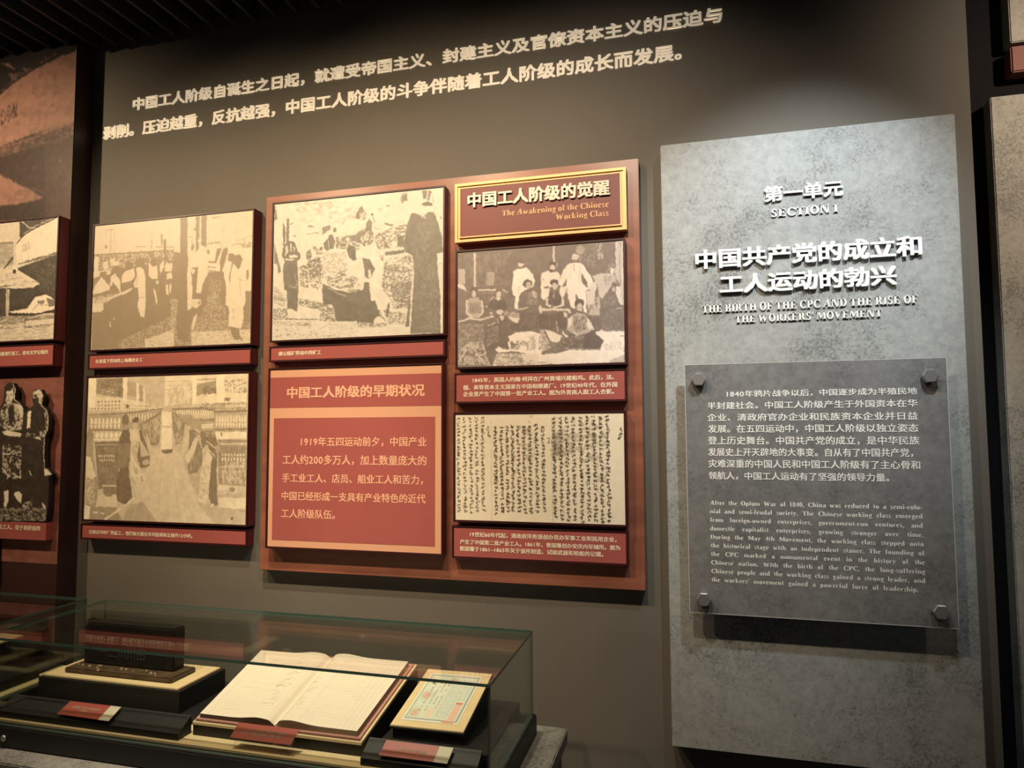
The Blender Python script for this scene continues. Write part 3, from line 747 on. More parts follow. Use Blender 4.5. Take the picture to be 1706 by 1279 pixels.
PD['C'] = '''
n66 0.55 6.3 3.6 110 1 225 8 208 38 120 26
n72 0.6 9.5 4.8 74 6 303 15 304 86 98 69
l55 2.2 77 9 99 7
p40 1 5 6 8 14 50 2 55
p45 3 126 14 168 31 226 20 233 15 200 5 200
p38 34 64 42 76 45 105 42 141 35 141
p38 48 53 56 52 58 106 54 134 47 134
l42 2.6 58 72 71 69
e45 79 113 5.4 2.4
n38 0.5 2.7 2.4 96 214 123 208 166 183 184 212 185 259 168 294 102 278
n38 0.42 3.1 2.8 127 200 175 187 176 251 137 264
p38 122 168 135 158 144 177 136 197 122 192
n85 0.6 2.2 2 122 168 144 159 144 177 136 197 122 192
n55 0.6 2.1 1.6 180 172 262 178 271 241 185 244
p38 39 141 56 126 79 132 88 161 100 174 100 190 89 193 92 230 95 282 93 362 83 357 72 349 56 352 53 291 44 289 37 226 42 190 32 173
p85 45 146 54 138 55 163 44 178
p85 61 135 68 139 67 164 63 163
p88 57 175 84 174 93 180 84 184 62 184
p80 72 144 82 152 78 168
p85 42 184 82 189 69 193 46 189
l75 1.7 81 237 89 270 86 283 61 276
p90 71 352 81 361 93 370 88 376 72 374
p38 183 144 201 129 203 118 214 117 225 143 219 163 197 169 188 164
l88 2.1 201 137 202 165
p45 178 92 205 86 209 98 187 112 180 116
e38 223 104 6 8.8
n38 0.5 3.8 2.4 223 127 296 125 311 146 311 177 271 170 227 165
p45 274 131 296 125 311 114 311 154 292 144
n40 0.45 3.1 2 139 145 184 172 180 182 158 178
e38 175 161 6.3 5.6
p35 264 170 275 159 292 160 298 176 297 192 302 204 292 209 275 198
p35 310 39 310 79 295 70 297 60
l45 2.6 121 111 165 108
p50 123 85 136 80 152 90
l45 2.1 248 89 257 76
n50 0.45 4 2 228 238 263 237 259 250 228 248
n38 0.52 5.4 1.9 185 252 254 248 312 263 313 306 272 306 203 280
p88 289 293 312 261 312 271 298 298
p36 181 275 199 282 229 298 272 308 313 306 314 403 230 398 223 356 186 339 181 307
l82 1.6 199 288 238 310 266 321
p92 199 345 212 343 222 353 204 351
n40 0.45 3.1 1.2 98 318 178 334 221 356 230 400 170 393 178 362 98 340
l40 3.4 50 383 165 389
n42 0.5 2.7 1.2 2 345 54 348 59 384 5 385
n42 0.45 2.7 1.2 3 305 49 315 49 327 3 317
n60 0.5 2.4 1.3 2 272 39 291 49 347 4 329
n45 0.6 3.1 1.2 5 389 143 392 144 411 5 403
n50 0.72 4 1.6 5 405 314 407 314 452 6 445
n45 0.62 2.5 1.9 395 211 490 202 494 256 395 257
n40 0.5 2.1 2 395 226 461 234 490 255 486 370 429 367 404 319 387 307
n42 0.45 1.7 1.6 416 289 486 286 482 369 429 351
n40 0.52 2.8 1.1 355 363 470 384 466 418 409 415
n45 0.5 2.4 1.1 305 403 405 411 405 423 305 422
p40 487 71 505 76 524 85 546 74 560 75 574 109 588 156 590 203 572 204 574 261 582 337 583 451 485 449 490 370 496 256 492 206 467 194 461 177 469 115
n50 0.6 1.3 3.4 501 103 566 108 575 449 491 447
n60 0.72 1.6 1.5 518 257 578 261 581 449 503 448
n85 0.5 3 2.8 509 74 534 73 534 92 518 91
l88 2 492 320 485 423
p40 486 324 481 426 468 426 476 369
n45 0.45 2.4 2.4 452 5 474 3 474 31 452 42 448 20
p42 453 13 472 11 472 30 454 31
p40 521 4 540 5 534 32 525 32
p42 544 5 554 9 546 30 542 41 538 33
p35 521 45 538 40 556 48 554 56 526 52
l50 2.3 558 25 560 46
e50 584 95 4 3
n42 0.5 2.5 2.4 309 39 318 32 326 49 335 65 327 82 310 79 303 62
p42 309 39 318 34 324 54 311 59
p40 333 89 343 76 354 90 352 118 333 116
e38 353 65 4.2 4.5
l42 2.4 354 71 363 91
l45 1.9 361 107 378 114
n38 0.4 2.1 3.6 306 114 327 104 357 122 357 157 327 167 306 149
n38 0.5 3.2 2.2 357 130 428 112 469 112 461 177 436 179 374 178
p38 440 144 461 138 461 177 440 171
p92 420 162 436 155 440 171 424 174
p40 397 189 465 185 463 196 399 200
l42 5.8 398 98 423 106
l45 3.2 390 129 423 113
l42 4.8 444 110 469 110
n60 0.45 2.4 1.6 369 46 387 46 385 56 371 55
e55 406 42 8.5 3.2
n45 0.4 2.4 1.9 465 204 492 213 490 229 463 223
n45 0.5 3.8 1.9 395 230 461 238 461 254 399 246
p93 302 173 327 173 357 181 382 206 393 226 387 256 375 306 354 313 358 270 364 243 349 207 319 197 302 196
n42 0.4 1.7 2.6 378 194 393 199 393 218 385 218
p38 321 202 345 207 364 239 354 262 341 269 330 261 328 237
p88 341 242 349 239 353 262 342 265
p36 303 306 325 303 329 280 345 281 350 324 367 344 384 387 367 394 359 411 305 403
n88 0.5 2.5 1.5 303 275 328 268 325 299 303 302
p92 350 324 367 321 373 337 384 349 401 388 411 402 405 406 394 392 380 360 367 340 352 340
p93 368 408 384 395 397 400 395 407 372 412
p38 411 347 405 365 403 396 409 389 417 351
l88 2 373 333 413 350
l88 1.9 415 341 454 353
n88 0.5 3.2 1.1 409 362 466 376 466 388 413 377
l88 2.3 574 208 590 224
l45 1.6 576 238 590 237
'''
PD['F'] = '''
n30 0.5 3.9 4.8 24 3 169 7 169 114 72 111
n42 0.5 2.6 6 24 9 166 10 163 110 30 108
l80 5.9 56 8 56 108
p60 4 51 25 53 25 96 4 98
l82 1.6 8 51 8 98
l82 1.6 14 52 14 98
l82 1.6 21 52 21 97
p82 0 97 21 99 32 122 14 111 1 107
p52 91 66 118 68 116 107 91 107
l72 2.5 103 70 103 104
l72 2.5 113 67 111 107
l66 2.4 124 53 124 71
n62 0.5 2 2 97 66 118 68 116 107 97 108
l82 3.9 68 120 122 121
l75 3.6 141 121 158 130
l55 2.5 68 128 150 131
p98 188 63 218 61 234 81 242 103 238 115 224 123 200 133 193 145 188 184 178 180 181 147 173 138 172 114 177 69
p86 189 41 206 40 209 49 203 58 191 55
p28 183 37 194 35 210 42 209 49 188 44
l55 1.2 194 112 190 133
e20 219 108 14.3 12
e72 221 114 7.8 10.8
e28 220 130 7.2 5.4
e30 217 113 1.6 1.2
e30 225 113 1.5 1.2
p33 195 142 212 134 242 136 251 160 254 202 230 192 193 187
p78 232 129 247 139 248 153 233 147
n60 0.5 0.9 2.7 218 134 248 136 248 172 218 170
l80 4.2 190 183 218 180
e28 52 115 9.8 7.2
e76 53 130 6 12
e40 52 144 7.8 4.2
p64 40 142 68 141 79 157 84 185 68 202 43 201 27 191 27 148
p40 37 156 74 157 76 191 40 189
n55 0.5 1.6 2.3 37 156 74 157 76 191 40 189
l86 3.9 31 148 29 182 46 200
l86 3.8 78 151 83 185 67 201
e28 131 126 10.4 7.2
e80 130 137 7.8 10.8
p86 120 144 139 147 129 156
p24 103 152 119 150 129 157 141 151 150 155 156 182 125 181 100 177
l75 2.6 103 152 116 141
l92 2.8 87 170 95 170
e80 106 191 6.5 3
l80 5.6 6 212 40 203 71 209 112 200
n55 0.5 2.3 2.1 4 218 87 222 84 273 4 300
n75 0.45 2.3 2.9 4 300 40 274 81 273 99 346 4 343
l82 2.5 11 325 30 295
l82 3.1 49 290 81 339
l85 3 84 285 87 315 103 346
e80 134 188 11.4 7.8
p28 125 202 150 203 162 246 163 294 131 293 118 301 87 300 84 273 97 234 119 220
e80 139 206 7.2 8.4
e26 131 211 5.2 6
n50 0.5 1.5 1.5 97 237 131 226 128 275 90 291
l72 3.1 98 228 119 220
l78 2.4 125 208 128 220
n75 0.45 2.1 1.8 150 185 193 193 193 226 168 216 147 197
p88 156 199 175 207 193 208 187 226 171 216
p25 193 193 261 197 261 244 168 246 164 228 193 223
n40 0.55 1.5 1.8 193 193 261 197 261 244 193 241
p97 159 261 187 251 226 249 260 259 260 324 229 320 186 307 128 308 118 301 128 290 143 299 168 300 186 289 162 276
n42 0.5 1.8 1.5 168 276 223 278 220 305 168 303
p97 196 292 218 293 215 306 199 306
n60 0.5 1.2 2.7 223 263 247 258 241 306 223 305
p96 156 279 163 276 169 297 162 300
p88 124 311 260 318 260 351 109 349
n48 0.5 3 1.5 109 310 195 310 210 349 112 349
n48 0.6 3 1.5 192 325 260 339 260 351 192 349
e82 257 187 4.8 12
n48 0.5 2.7 3.6 364 3 420 4 419 78 373 60
e60 376 19 13.5 12
l84 6.6 298 3 298 47
n55 0.5 1.2 3.9 454 66 477 67 476 111 442 109
p72 478 1 498 0 499 187 488 183 488 129 478 105
l45 1.7 490 4 488 126
l92 1.7 479 3 477 102
l92 1.7 497 4 497 127
n72 0.5 1.8 2.2 423 2 438 3 444 50 425 52
p76 410 97 436 92 465 95 477 105 479 125 465 130 435 167 430 155 424 128
n50 0.5 0.9 2.7 442 97 477 102 476 125 445 126
p88 464 76 473 81 471 94 463 94
p97 343 58 358 55 373 56 387 67 407 101 414 127 401 133 378 93 381 114 392 129 391 153 393 205 384 199 383 176 371 163 361 145 360 189 348 188 338 150 334 123 335 102 320 122 310 115 325 75
e90 360 39 9.9 11.4
l30 2 354 47 363 47
l30 1.1 355 39 358 39
l30 1.1 362 39 366 39
p50 351 33 355 28 366 30 369 36 367 33 357 31
l35 2.7 358 61 358 80
l70 1.2 349 64 346 103
l70 1.1 376 63 372 104
p35 380 87 396 118 392 126 382 111
e20 295 54 11.4 6
e84 294 67 7.8 10.2
e22 292 77 8.4 5.4
p95 262 80 280 73 286 80 301 79 307 76 317 92 310 118 286 123 282 147 270 161 260 154 259 97
l35 3.6 268 124 283 123
e50 266 99 2.4 3
l80 2.3 306 50 307 65
e20 298 110 13.2 10.8
e82 300 121 8.2 11.4
e30 296 118 1.5 1.2
e30 303 119 1.5 1.1
p25 283 141 298 134 317 140 320 177 300 180 279 172
l88 1.5 298 135 297 156
l90 5.2 323 161 323 177 297 184
l90 5.4 278 158 275 174 294 181
e40 292 179 4.2 4.8
p92 317 122 335 124 333 140 321 161 313 139
l84 6.6 255 187 294 189 342 192
p26 285 206 321 196 335 220 332 250 320 249 306 234 285 250
p26 252 202 282 200 282 247 252 243
l80 2.4 304 225 307 254
p88 391 132 419 113 421 128 416 154 412 180 394 181
n70 0.5 0.9 3.6 392 135 416 130 412 177 395 176
l35 1.8 395 140 404 140
p50 395 182 432 178 429 216 397 210
n80 0.5 1.1 3.6 395 164 433 155 429 210 397 209
l30 2.3 394 213 432 215
n25 0.4 1.8 1.7 397 216 429 217 429 245 408 241
p84 333 188 342 191 347 203 339 200
p84 325 196 337 203 336 214 328 214
e20 371 176 14.4 14.4
e80 372 188 8.8 12.6
e24 371 201 7.8 4.8
e30 368 187 1.7 1.1
e30 376 187 1.7 1.2
p66 350 209 364 202 388 207 406 232 413 253 391 261 364 268 334 250 338 220
n28 0.48 0.9 3.6 353 212 391 211 391 252 359 259
p90 394 217 413 249 400 252 391 235
p90 338 217 352 214 348 238 335 245
p90 353 256 367 269 358 270
p25 314 272 332 267 353 262 370 272 385 269 405 253 434 265 441 283 431 309 384 307 340 306 320 290
n55 0.6 2.1 1.1 317 267 382 269 379 304 320 296
p22 388 266 408 253 431 262 440 283 429 309 384 306
e28 472 131 9.9 11.4
e72 470 139 3.9 7.8
p85 476 131 488 132 495 187 487 187 476 157
p32 441 161 459 145 479 157 490 193 498 199 498 258 474 260 431 257 432 213
n45 0.6 1.8 2.7 441 161 476 160 486 250 434 254
l88 2.3 478 195 492 196
l45 2.2 433 254 498 259
p96 417 262 434 254 440 258 498 261 497 348 251 348 251 320 311 316 340 308 428 312 440 286
n45 0.5 2.1 1.8 252 243 270 244 296 278 335 302 275 318 251 305
n85 0.5 1.8 2.4 252 246 270 247 287 301 260 312
p93 270 247 296 254 321 267 311 284 287 283
p93 320 249 326 258 341 268 332 272 322 262
l60 2.3 326 304 433 310
n70 0.6 2.7 0.8 439 295 498 285 498 314 445 312
p70 450 345 497 328 497 348
l45 1.5 251 342 275 342
l30 1.1 485 274 497 274
'''
PD['H'] = '''
p84 234 -13 680 -2 692 252 249 226
p62 239 67 481 71 486 158 246 175
n74 0.5 12 3.8 240 86 481 76 486 158 245 170
p45 238 60 481 73 481 79 239 68
p20 506 2 602 0 664 3 570 31 515 63 508 56
l88 3.6 518 2 538 20 553 28 577 30
l80 2 607 0 607 14
p93 506 67 559 42 664 3 680 1 682 124 593 144 503 165 494 105 497 78
l20 4.1 497 80 526 53 581 30 669 1
l88 2 525 48 581 23 663 0
l50 6.1 508 156 593 144 681 128
n30 0.5 5.2 1.8 536 146 680 123 681 136 537 157
p22 486 173 537 163 593 151 682 134 681 295 638 273 588 277 433 345 256 337 249 231 581 245 608 229 510 179
n34 0.6 3.3 2.7 566 168 677 162 677 269 614 238
p90 247 189 423 182 486 172 510 180 574 214 611 235 581 241 525 247 427 236 249 231
n70 0.55 8.4 2.8 247 193 487 181 574 227 519 242 249 226
l22 3.7 249 224 426 233 478 231
p95 484 158 509 174 493 191 481 185
e18 491 181 8 8.5
p30 437 169 473 130 485 127 483 138 446 169
p20 249 232 427 242 598 246 678 295 680 339 467 345 256 337
p62 455 243 473 244 474 347 461 347
n80 0.5 2.9 3.8 455 243 473 244 474 347 461 347
p96 472 326 557 318 591 279 635 273 680 292 682 325 647 334 586 337 489 331
p42 640 285 679 292 680 314 653 317
p50 600 293 634 293 629 306 606 305
l30 1.5 582 326 601 309 646 311
l14 5.1 472 333 575 345 680 330
p72 256 336 680 348 683 432 262 429
n42 0.5 8.4 1.4 256 336 680 348 681 392 259 383
n92 0.5 9.6 1.4 258 365 680 374 683 432 261 427
l28 3.5 548 359 604 358
l28 1.5 548 360 552 384
l32 2 552 384 679 379
p86 554 364 678 359 679 377 555 382
l35 2 571 222 614 230
l30 1.5 525 86 526 112
l30 1.5 533 85 536 110
l30 1.5 541 83 544 108
l30 1.5 550 79 556 105
'''
PD['M'] = '''
p2 -369 -55 19 6 22 63 -356 171
p78 -552 285 -356 174 -229 107 -102 73 6 53 9 325 -153 336 -345 376 -545 409
n66 0.6 19.5 15.8 -356 174 -102 73 6 53 9 325 -345 376
n84 0.6 16.9 10.5 -225 168 1 148 6 317 -218 304
p6 -570 12 -364 42 -350 55 -321 97 -299 142 -356 171 -554 263
l62 7.2 -353 54 -323 60 -289 83 -220 94
p50 -321 97 -255 103 -299 129
p2 -296 66 -249 83 -248 102 -288 91
l1 12.2 -422 194 -357 163 -210 97 -84 59 -28 55
l66 2.5 -357 159 -216 93 -96 52
l50 4.7 -145 51 -144 63
l40 2.4 -253 80 -250 107
p34 -542 446 -344 381 -215 359 0 327 -1 374 -118 388 -343 412
n62 0.52 9.1 3.2 -344 381 -215 359 0 327 -1 372 -119 383 -343 410
n20 0.5 6.5 2.6 -247 368 -152 354 -15 339 -13 370 -150 385 -246 389
l80 3.1 -543 430 -344 381 -215 363 0 323
p22 -539 495 -342 415 -150 393 1 377 5 693 -529 648
p30 -131 395 1 379 5 703 -116 693
n38 0.6 5.6 4.5 -95 473 -3 462 2 688 -85 681
l60 2.4 -408 434 -343 414 -245 402
l45 2.4 -239 400 -118 388 -1 378
p74 -546 393 -339 483 -298 502 -205 548 -133 590 -203 600 -267 603 -332 602 -533 590
n60 0.5 13 6.3 -335 546 -205 553 -140 590 -332 598
l60 2.2 -186 548 -129 572
e70 -98 449 3.1 2.1
e70 -58 461 5 2.6
e52 -174 475 3.1 8
e30 -194 189 5.9 2.6
e30 -105 245 4.5 3.2
l20 2.3 -79 95 -70 92
l18 4.2 -343 231 -340 292
l18 3.6 -343 231 -327 238 -324 276 -340 292
l18 3.6 -314 251 -311 280 -301 281 -298 253 -302 226 -310 225 -314 251
l18 4.2 -290 212 -285 273
l18 3.6 -290 212 -273 271
l18 4.1 -274 209 -271 272
p20 -332 603 -120 607 -122 693 -529 659 -533 596
p162 -565 649 1 675 1 2228 -461 2265
n150 0.5 36 23.5 -565 649 1 675 1 2228 -461 2265
n172 0.65 42 14.1 -565 649 1 675 1 2228 -461 2265
n176 0.72 13.5 8.4 -230 1892 -95 1886 -91 1969 -226 1976
'''
PD['I'] = '''
p12 -384 1255 -10 1264 14 1750 -353 1761
p86 -229 1294 -193 1285 -189 1318 -203 1343 -224 1333
e12 -216 1283 21.2 14
p12 -236 1283 -223 1283 -222 1322 -229 1322
l12 2.2 -222 1310 -213 1308
l12 2.2 -206 1308 -197 1310
l12 2.8 -218 1329 -202 1330
l12 2.2 -211 1312 -212 1322
l86 3.9 -194 1271 -184 1289 -187 1327 -158 1343 -139 1367 -140 1424
n82 0.45 3.8 3.3 -244 1357 -214 1334 -158 1345 -139 1376 -147 1434 -208 1438 -247 1419
p88 -183 1340 -151 1350 -141 1376 -152 1393 -169 1359
p12 -213 1356 -189 1342 -181 1376 -191 1424 -204 1414
p92 -233 1441 -209 1435 -145 1448 -152 1459 -220 1454
n76 0.55 4.4 4.3 -231 1487 -144 1487 -144 1606 -224 1607
l86 3.9 -226 1520 -195 1520
l86 3.8 -182 1520 -149 1511
l86 5 -226 1569 -199 1599
l86 5 -182 1587 -144 1603 -145 1577
p92 -215 1651 -194 1647 -194 1683 -203 1707 -213 1705 -211 1678
p93 -172 1659 -148 1649 -133 1663 -136 1692 -152 1682
p12 -144 1364 -41 1358 -28 1434 -45 1463 -30 1698 -132 1700
p88 -105 1304 -78 1292 -59 1310 -64 1326 -84 1320 -101 1325
e14 -91 1316 8.8 4.8
l14 2.1 -98 1310 -83 1309
l14 2.1 -78 1310 -68 1311
e14 -85 1331 7.2 8
p80 -77 1315 -64 1325 -67 1346 -76 1339
l88 3.3 -69 1296 -57 1315 -64 1349 -38 1368 -29 1401 -33 1439
l80 3.2 -45 1463 -44 1520 -38 1567
p98 -123 1369 -109 1369 -109 1429 -124 1429
n84 0.5 3.6 2.4 -67 1439 -34 1434 -42 1459 -66 1458
n84 0.5 2.4 2.8 -50 1368 -30 1378 -30 1434 -40 1434
p93 -83 1456 -60 1465 -60 1471 -83 1464
n80 0.6 3.6 2.4 -128 1444 -84 1449 -83 1463 -127 1458
p92 -41 1572 -25 1571 -5 1589 -38 1594
l86 3.2 -105 1579 -93 1593
n88 0.5 3.8 3.3 -133 1698 -86 1671 -87 1709 -126 1710
p88 -46 1684 -27 1696 -27 1710 -36 1707
n62 0.5 3.8 2 -356 1715 -24 1702 -25 1749 -354 1759
'''
MURAL = (-2.148, 2.9907)
CUTOUT = [(-2.4256, 1.2319), (-2.4497, 1.6406), (-2.3987, 1.6341), (-2.3826, 1.6616), (-2.3809, 1.7079), (-2.3661, 1.7242), (-2.3422, 1.7217), (-2.3287, 1.702), (-2.3303, 1.6642), (-2.306, 1.6483), (-2.2895, 1.6288), (-2.2828, 1.6191), (-2.2651, 1.6309), (-2.2466, 1.6403), (-2.2549, 1.6813), (-2.238, 1.6978), (-2.2167, 1.6959), (-2.2035, 1.6746), (-2.2103, 1.6422), (-2.1859, 1.6252), (-2.1756, 1.5989), (-2.177, 1.5553), (-2.1888, 1.5278), (-2.1896, 1.4711), (-2.1842, 1.424), (-2.1667, 1.4204), (-2.1503, 1.4018), (-2.1653, 1.3922), (-2.1632, 1.3025), (-2.1708, 1.2403)]
CUTCAP = (-2.1692, 1.1744, 1.2343)

# ---------------------------------------------------------------- the setting
WX1 = .7228
tag(obj('floor', bx(-4.5, 3.0, -4.0, 1.0, -.1, 0), M['floor']), kind='structure')
wb = tag(obj('wall_back', bx(-4.5, WX1, 0, .2, 0, 3.3), M['wall']), kind='structure')
tag(obj('wall_right', bx(WX1, 3.0, .36, .5, 0, 3.3), M['black']), kind='structure')  # black colour stands in for the dark open space past the wall end
tag(obj('wall_far_left', bx(-4.6, -4.5, -4.0, .2, 0, 3.3), M['black']), kind='structure')
ceil = tag(obj('ceiling', bx(-4.5, 3.0, -4.0, 1.0, 3.14, 3.3), M['black']), kind='structure')
sl = obj('slat', bx(-.006, .006, -3.4, -.035, 2.958, 3.05), M['slat'], ceil)
for k in range(-19, 31):
    s_ = sl if k == -19 else bpy.data.objects.new('slat', sl.data)
    if k != -19: C.objects.link(s_); s_.parent = ceil
    s_.location = (-1.598 + .083 * k, 0, 0)
tag(obj('trim_1', bx(-4.4, WX1, -.03, 0, 3.05, 3.14), M['black']), kind='structure')
# concrete-look boards on the further wall, past the end of the grey wall
t = thing('concrete_panel', 'beige concrete-look panel on the further wall, at the right edge past the dark gap', 'panel', loc=(1.5, .3, .4))
obj('slab', bx(.884, 2.4, .3, .355, .4, 2.54, bev=.003), M['concrete_far'], t)
f = obj('frame', frame(bmesh.new(), .975, 1.5, 2.30, 2.45, .012, .285, .3), M['steel'], t)
obj('plate', bx(.985, 1.49, .292, .3, 2.31, 2.44), M['muralside'], t)
tag(obj('header_panel', bx(.945, 2.4, .30, .355, 2.70, 3.1, bev=.003), M['concrete_far']), 'small piece of light concrete panel high in the top right corner', 'panel')
tag(obj('beam', bx(.945, 2.4, .302, .355, 2.61, 2.69, bev=.004), M['brick']), 'short reddish brown strip under the concrete piece in the top right corner', 'beam')

# ---------------------------------------------------------------- headline on the wall
t = thing('headline_lettering', 'two-line cream Chinese headline of raised characters across the top of the wall', 'lettering', loc=(-.9, 0, 2.6))
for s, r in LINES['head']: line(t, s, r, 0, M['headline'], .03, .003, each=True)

# ---------------------------------------------------------------- mural with the ship, left
mx1, mz = MURAL
t = thing('mural_panel', 'tall red-brown mural panel of a ship hull at the left edge', 'mural', loc=(-2.7, -.04, 0))
obj('box', bx(-3.4, mx1, -.08, -.0005, 0, mz, bev=.002), M['muralside'], t)
pc = Pic(760, 1900, 5, 20, 11, -760).run(PD['M'])
me = pc.mesh((.010, .005, .005), (.50, .26, .19), lambda u, v: (mx1 + u / 1000, u * 0 - .0812, mz - .002 - v / 1000), (.10, .03, .026), (.44, .18, .14), grain=5)
link('print', me, M['muralprint'], t)

def pmesh(n, dark, light, base=88, seed=1, grain=3, y=None, w=None):
    x0, x1, z0, z1, p = RECT[n]
    pc = Pic((x1 - x0) * 1000, (z1 - z0) * 1000, 2.0, base, seed)
    if n in PD: pc.run(PD[n])
    return pc
def framed(n, label, pc, dark, light, y0, grain=3, group=None, warp=1.0):
    x0, x1, z0, z1, p = RECT[n]; e = .006
    t = thing('framed_photo', label, 'photo', group, loc=((x0 + x1) / 2, -p, z0 - e))
    obj('box', bx(x0 - e, x1 + e, -p, y0, z0 - e, z1 + e, bev=.0015), M['maroon'], t)
    obj('rim', frame(bmesh.new(), x0 - e, x1 + e, z0 - e, z1 + e, e - .001, -p - .004, -p), M['rim'], t)
    me = pc.mesh(dark, light, lambda u, v: (x0 + u / 1000, u * 0 - p - .001, z1 - v / 1000), grain=grain, warp=warp)
    link('print', me, M['print'], t); return t
SEP = ((.30, .215, .13), (.92, .80, .62))
framed('A', 'sepia photo of women workers at long tables, on the grey wall at upper left', pmesh('A', 0, 0, 90, 2), (.25, .195, .125), (.76, .68, .54), -.0005)  # dark tone lifted: glossy haze is put into the print colour
framed('B', 'faded sepia photo of a mill aisle with bobbins, lower left on grey wall', pmesh('B', 0, 0, 76, 3), (.13, .085, .045), (1.0, .9, .68), -.0005, 5)
framed('C', 'black and cream photo of miners bent over a tub, top left on the wooden board', pmesh('C', 0, 0, 90, 4), (.07, .062, .048), (.78, .755, .67), -.0355, 4)
framed('F', 'grey group photo of men in white suits and seated workers on wooden board', pmesh('F', 0, 0, 34, 5), (.115, .088, .082), (.88, .82, .76), -.0355, 4)
framed('H', 'black and white photo of a moored ship bow and sampan, mounted on the ship mural', pmesh('H', 0, 0, 80, 6), (.03, .024, .02), (.93, .84, .68), -.0815, 4)

# handwritten document page: columns of brush marks
x0, x1, z0, z1, p = RECT['G']; gw, gh = (x1 - x0) * 1000, (z1 - z0) * 1000
pc = Pic(gw, gh, 1.4, 92, 8); rg = random.Random(5)
kx = gw / 900; ky = gh / 580
def smudge(cx, cy, rx, ry, v, th): pc.noise(v, th, 9, 7, [((cx + rx * math.cos(a * .5) - 62) * kx, (cy + ry * math.sin(a * .5) - 284) * ky) for a in range(13)])
smudge(640, 440, 55, 80, 62, .5); smudge(470, 430, 40, 110, 72, .5); smudge(770, 440, 110, 110, 68, .55); smudge(500, 310, 60, 20, 76, .5); smudge(610, 470, 30, 70, 52, .5); smudge(840, 620, 30, 120, 72, .55)
cols = [(78, 300, 830), (113, 300, 825), (147, 298, 825), (180, 298, 822), (214, 298, 815), (247, 352, 404), (285, 352, 835), (318, 352, 822), (349, 348, 820), (378, 345, 822), (410, 345, 815), (440, 345, 818), (472, 345, 818), (508, 335, 815), (542, 345, 815),
        (573, 405, 450), (600, 300, 845), (635, 300, 850), (668, 298, 845), (702, 298, 840), (740, 295, 850), (775, 292, 840), (808, 292, 842), (842, 290, 845), (877, 290, 850), (943, 355, 425)]
for ci_, (cx, ya, yb) in enumerate(cols):
    y = ya + 8; wgt = 1.5 if 5 < ci_ < 15 or ci_ > 15 else 1.1
    while y < yb:
        hh = rg.uniform(13, 20); X = (cx + rg.uniform(-2, 2) + (y - ya) * .012 - 62) * kx; Y = (y + (cx - 62) * .012 - 284) * ky
        for q in range(rg.randint(4, 7)):
            a = rg.choice((0, .15, -.2, 1.5, 1.6, .9, -.8)); l = rg.uniform(2.5, 6.2); ox, oy = rg.uniform(-4, 4), rg.uniform(-.4, .4) * hh * ky
            dx, dy = math.cos(a) * l / 2, math.sin(a) * l / 2
            pc.line(rg.choice((0, 8, 16, 26)), wgt * 1.55, [(X + ox - dx, Y + oy - dy), (X + ox + dx, Y + oy + dy)])
        y += hh + rg.uniform(2, 5)
for cx in (264, 590): pc.line(66, 1.2, [((cx - 62) * kx, 30 * ky), ((cx - 60) * kx, 575 * ky)])
framed('G', 'cream page of brush handwriting columns, lower right of the wooden board', pc, (.06, .045, .025), (.93, .86, .68), -.0355, 2, warp=.4)

# ---------------------------------------------------------------- red caption plaques
def plaque(n, label, y0, lines, group=None, bold=.012, cat='caption'):
    x0, x1, z0, z1, p = RECT[n]; e = .006
    t = thing('caption_plaque', label, cat, group, loc=((x0 + x1) / 2, -p, z0 - e))
    obj('box', bx(x0 - e, x1 + e, -p, y0, z0 - e, z1 + e, bev=.0015), M['maroon'], t)
    obj('rim', frame(bmesh.new(), x0 - e, x1 + e, z0 - e, z1 + e, .004, -p - .003, -p), M['rim'], t)
    obj('face', bx(x0, x1, -p - .001, -p, z0, z1), M['red'], t)
    for s, r in lines: line(t, s, r, -p - .001, M['captiontext'], bold, .0008)
    return t
def fixh(ls, k=.98):
    out = []
    for s, (a, b, c, d) in ls:
        n = cells(s)[-1] + (.9 if s[-1] not in '。，、' else .35); em = (b - a) / n * k; m = (c + d) / 2; out.append((s, (a, b, m - em * .46, m + em * .46)))
    return out
plaque('capA', 'thin red caption strip under the photo of women workers', -.0005, fixh(LINES['capA']), bold=.02)
plaque('capB', 'thin red caption strip under the mill aisle photo', -.0005, fixh(LINES['capB']), bold=.02)
plaque('capC', 'thin red caption strip under the miners photo', -.0355, fixh(LINES['capC']), bold=.02)
plaque('capF', 'three-line red caption plaque directly under the group photo with men in white', -.0355, fixh(LINES['capF']), bold=.02)
plaque('capG', 'three-line red caption plaque under the handwritten page, at the foot of the wooden board', -.0355, fixh(LINES['capG']), bold=.02)
plaque('capH', 'red caption plaque under the ship photo on the mural', -.0815, fixh(LINES['capH']), bold=.02)

# ---------------------------------------------------------------- wooden board
x0, x1, z0, z1, p = RECT['board']
tag(obj('wooden_board', bx(x0, x1, -p, -.0005, z0, z1, bev=.002), M['wood']), 'large square reddish wooden board holding photos and captions in the middle of the wall', 'board')

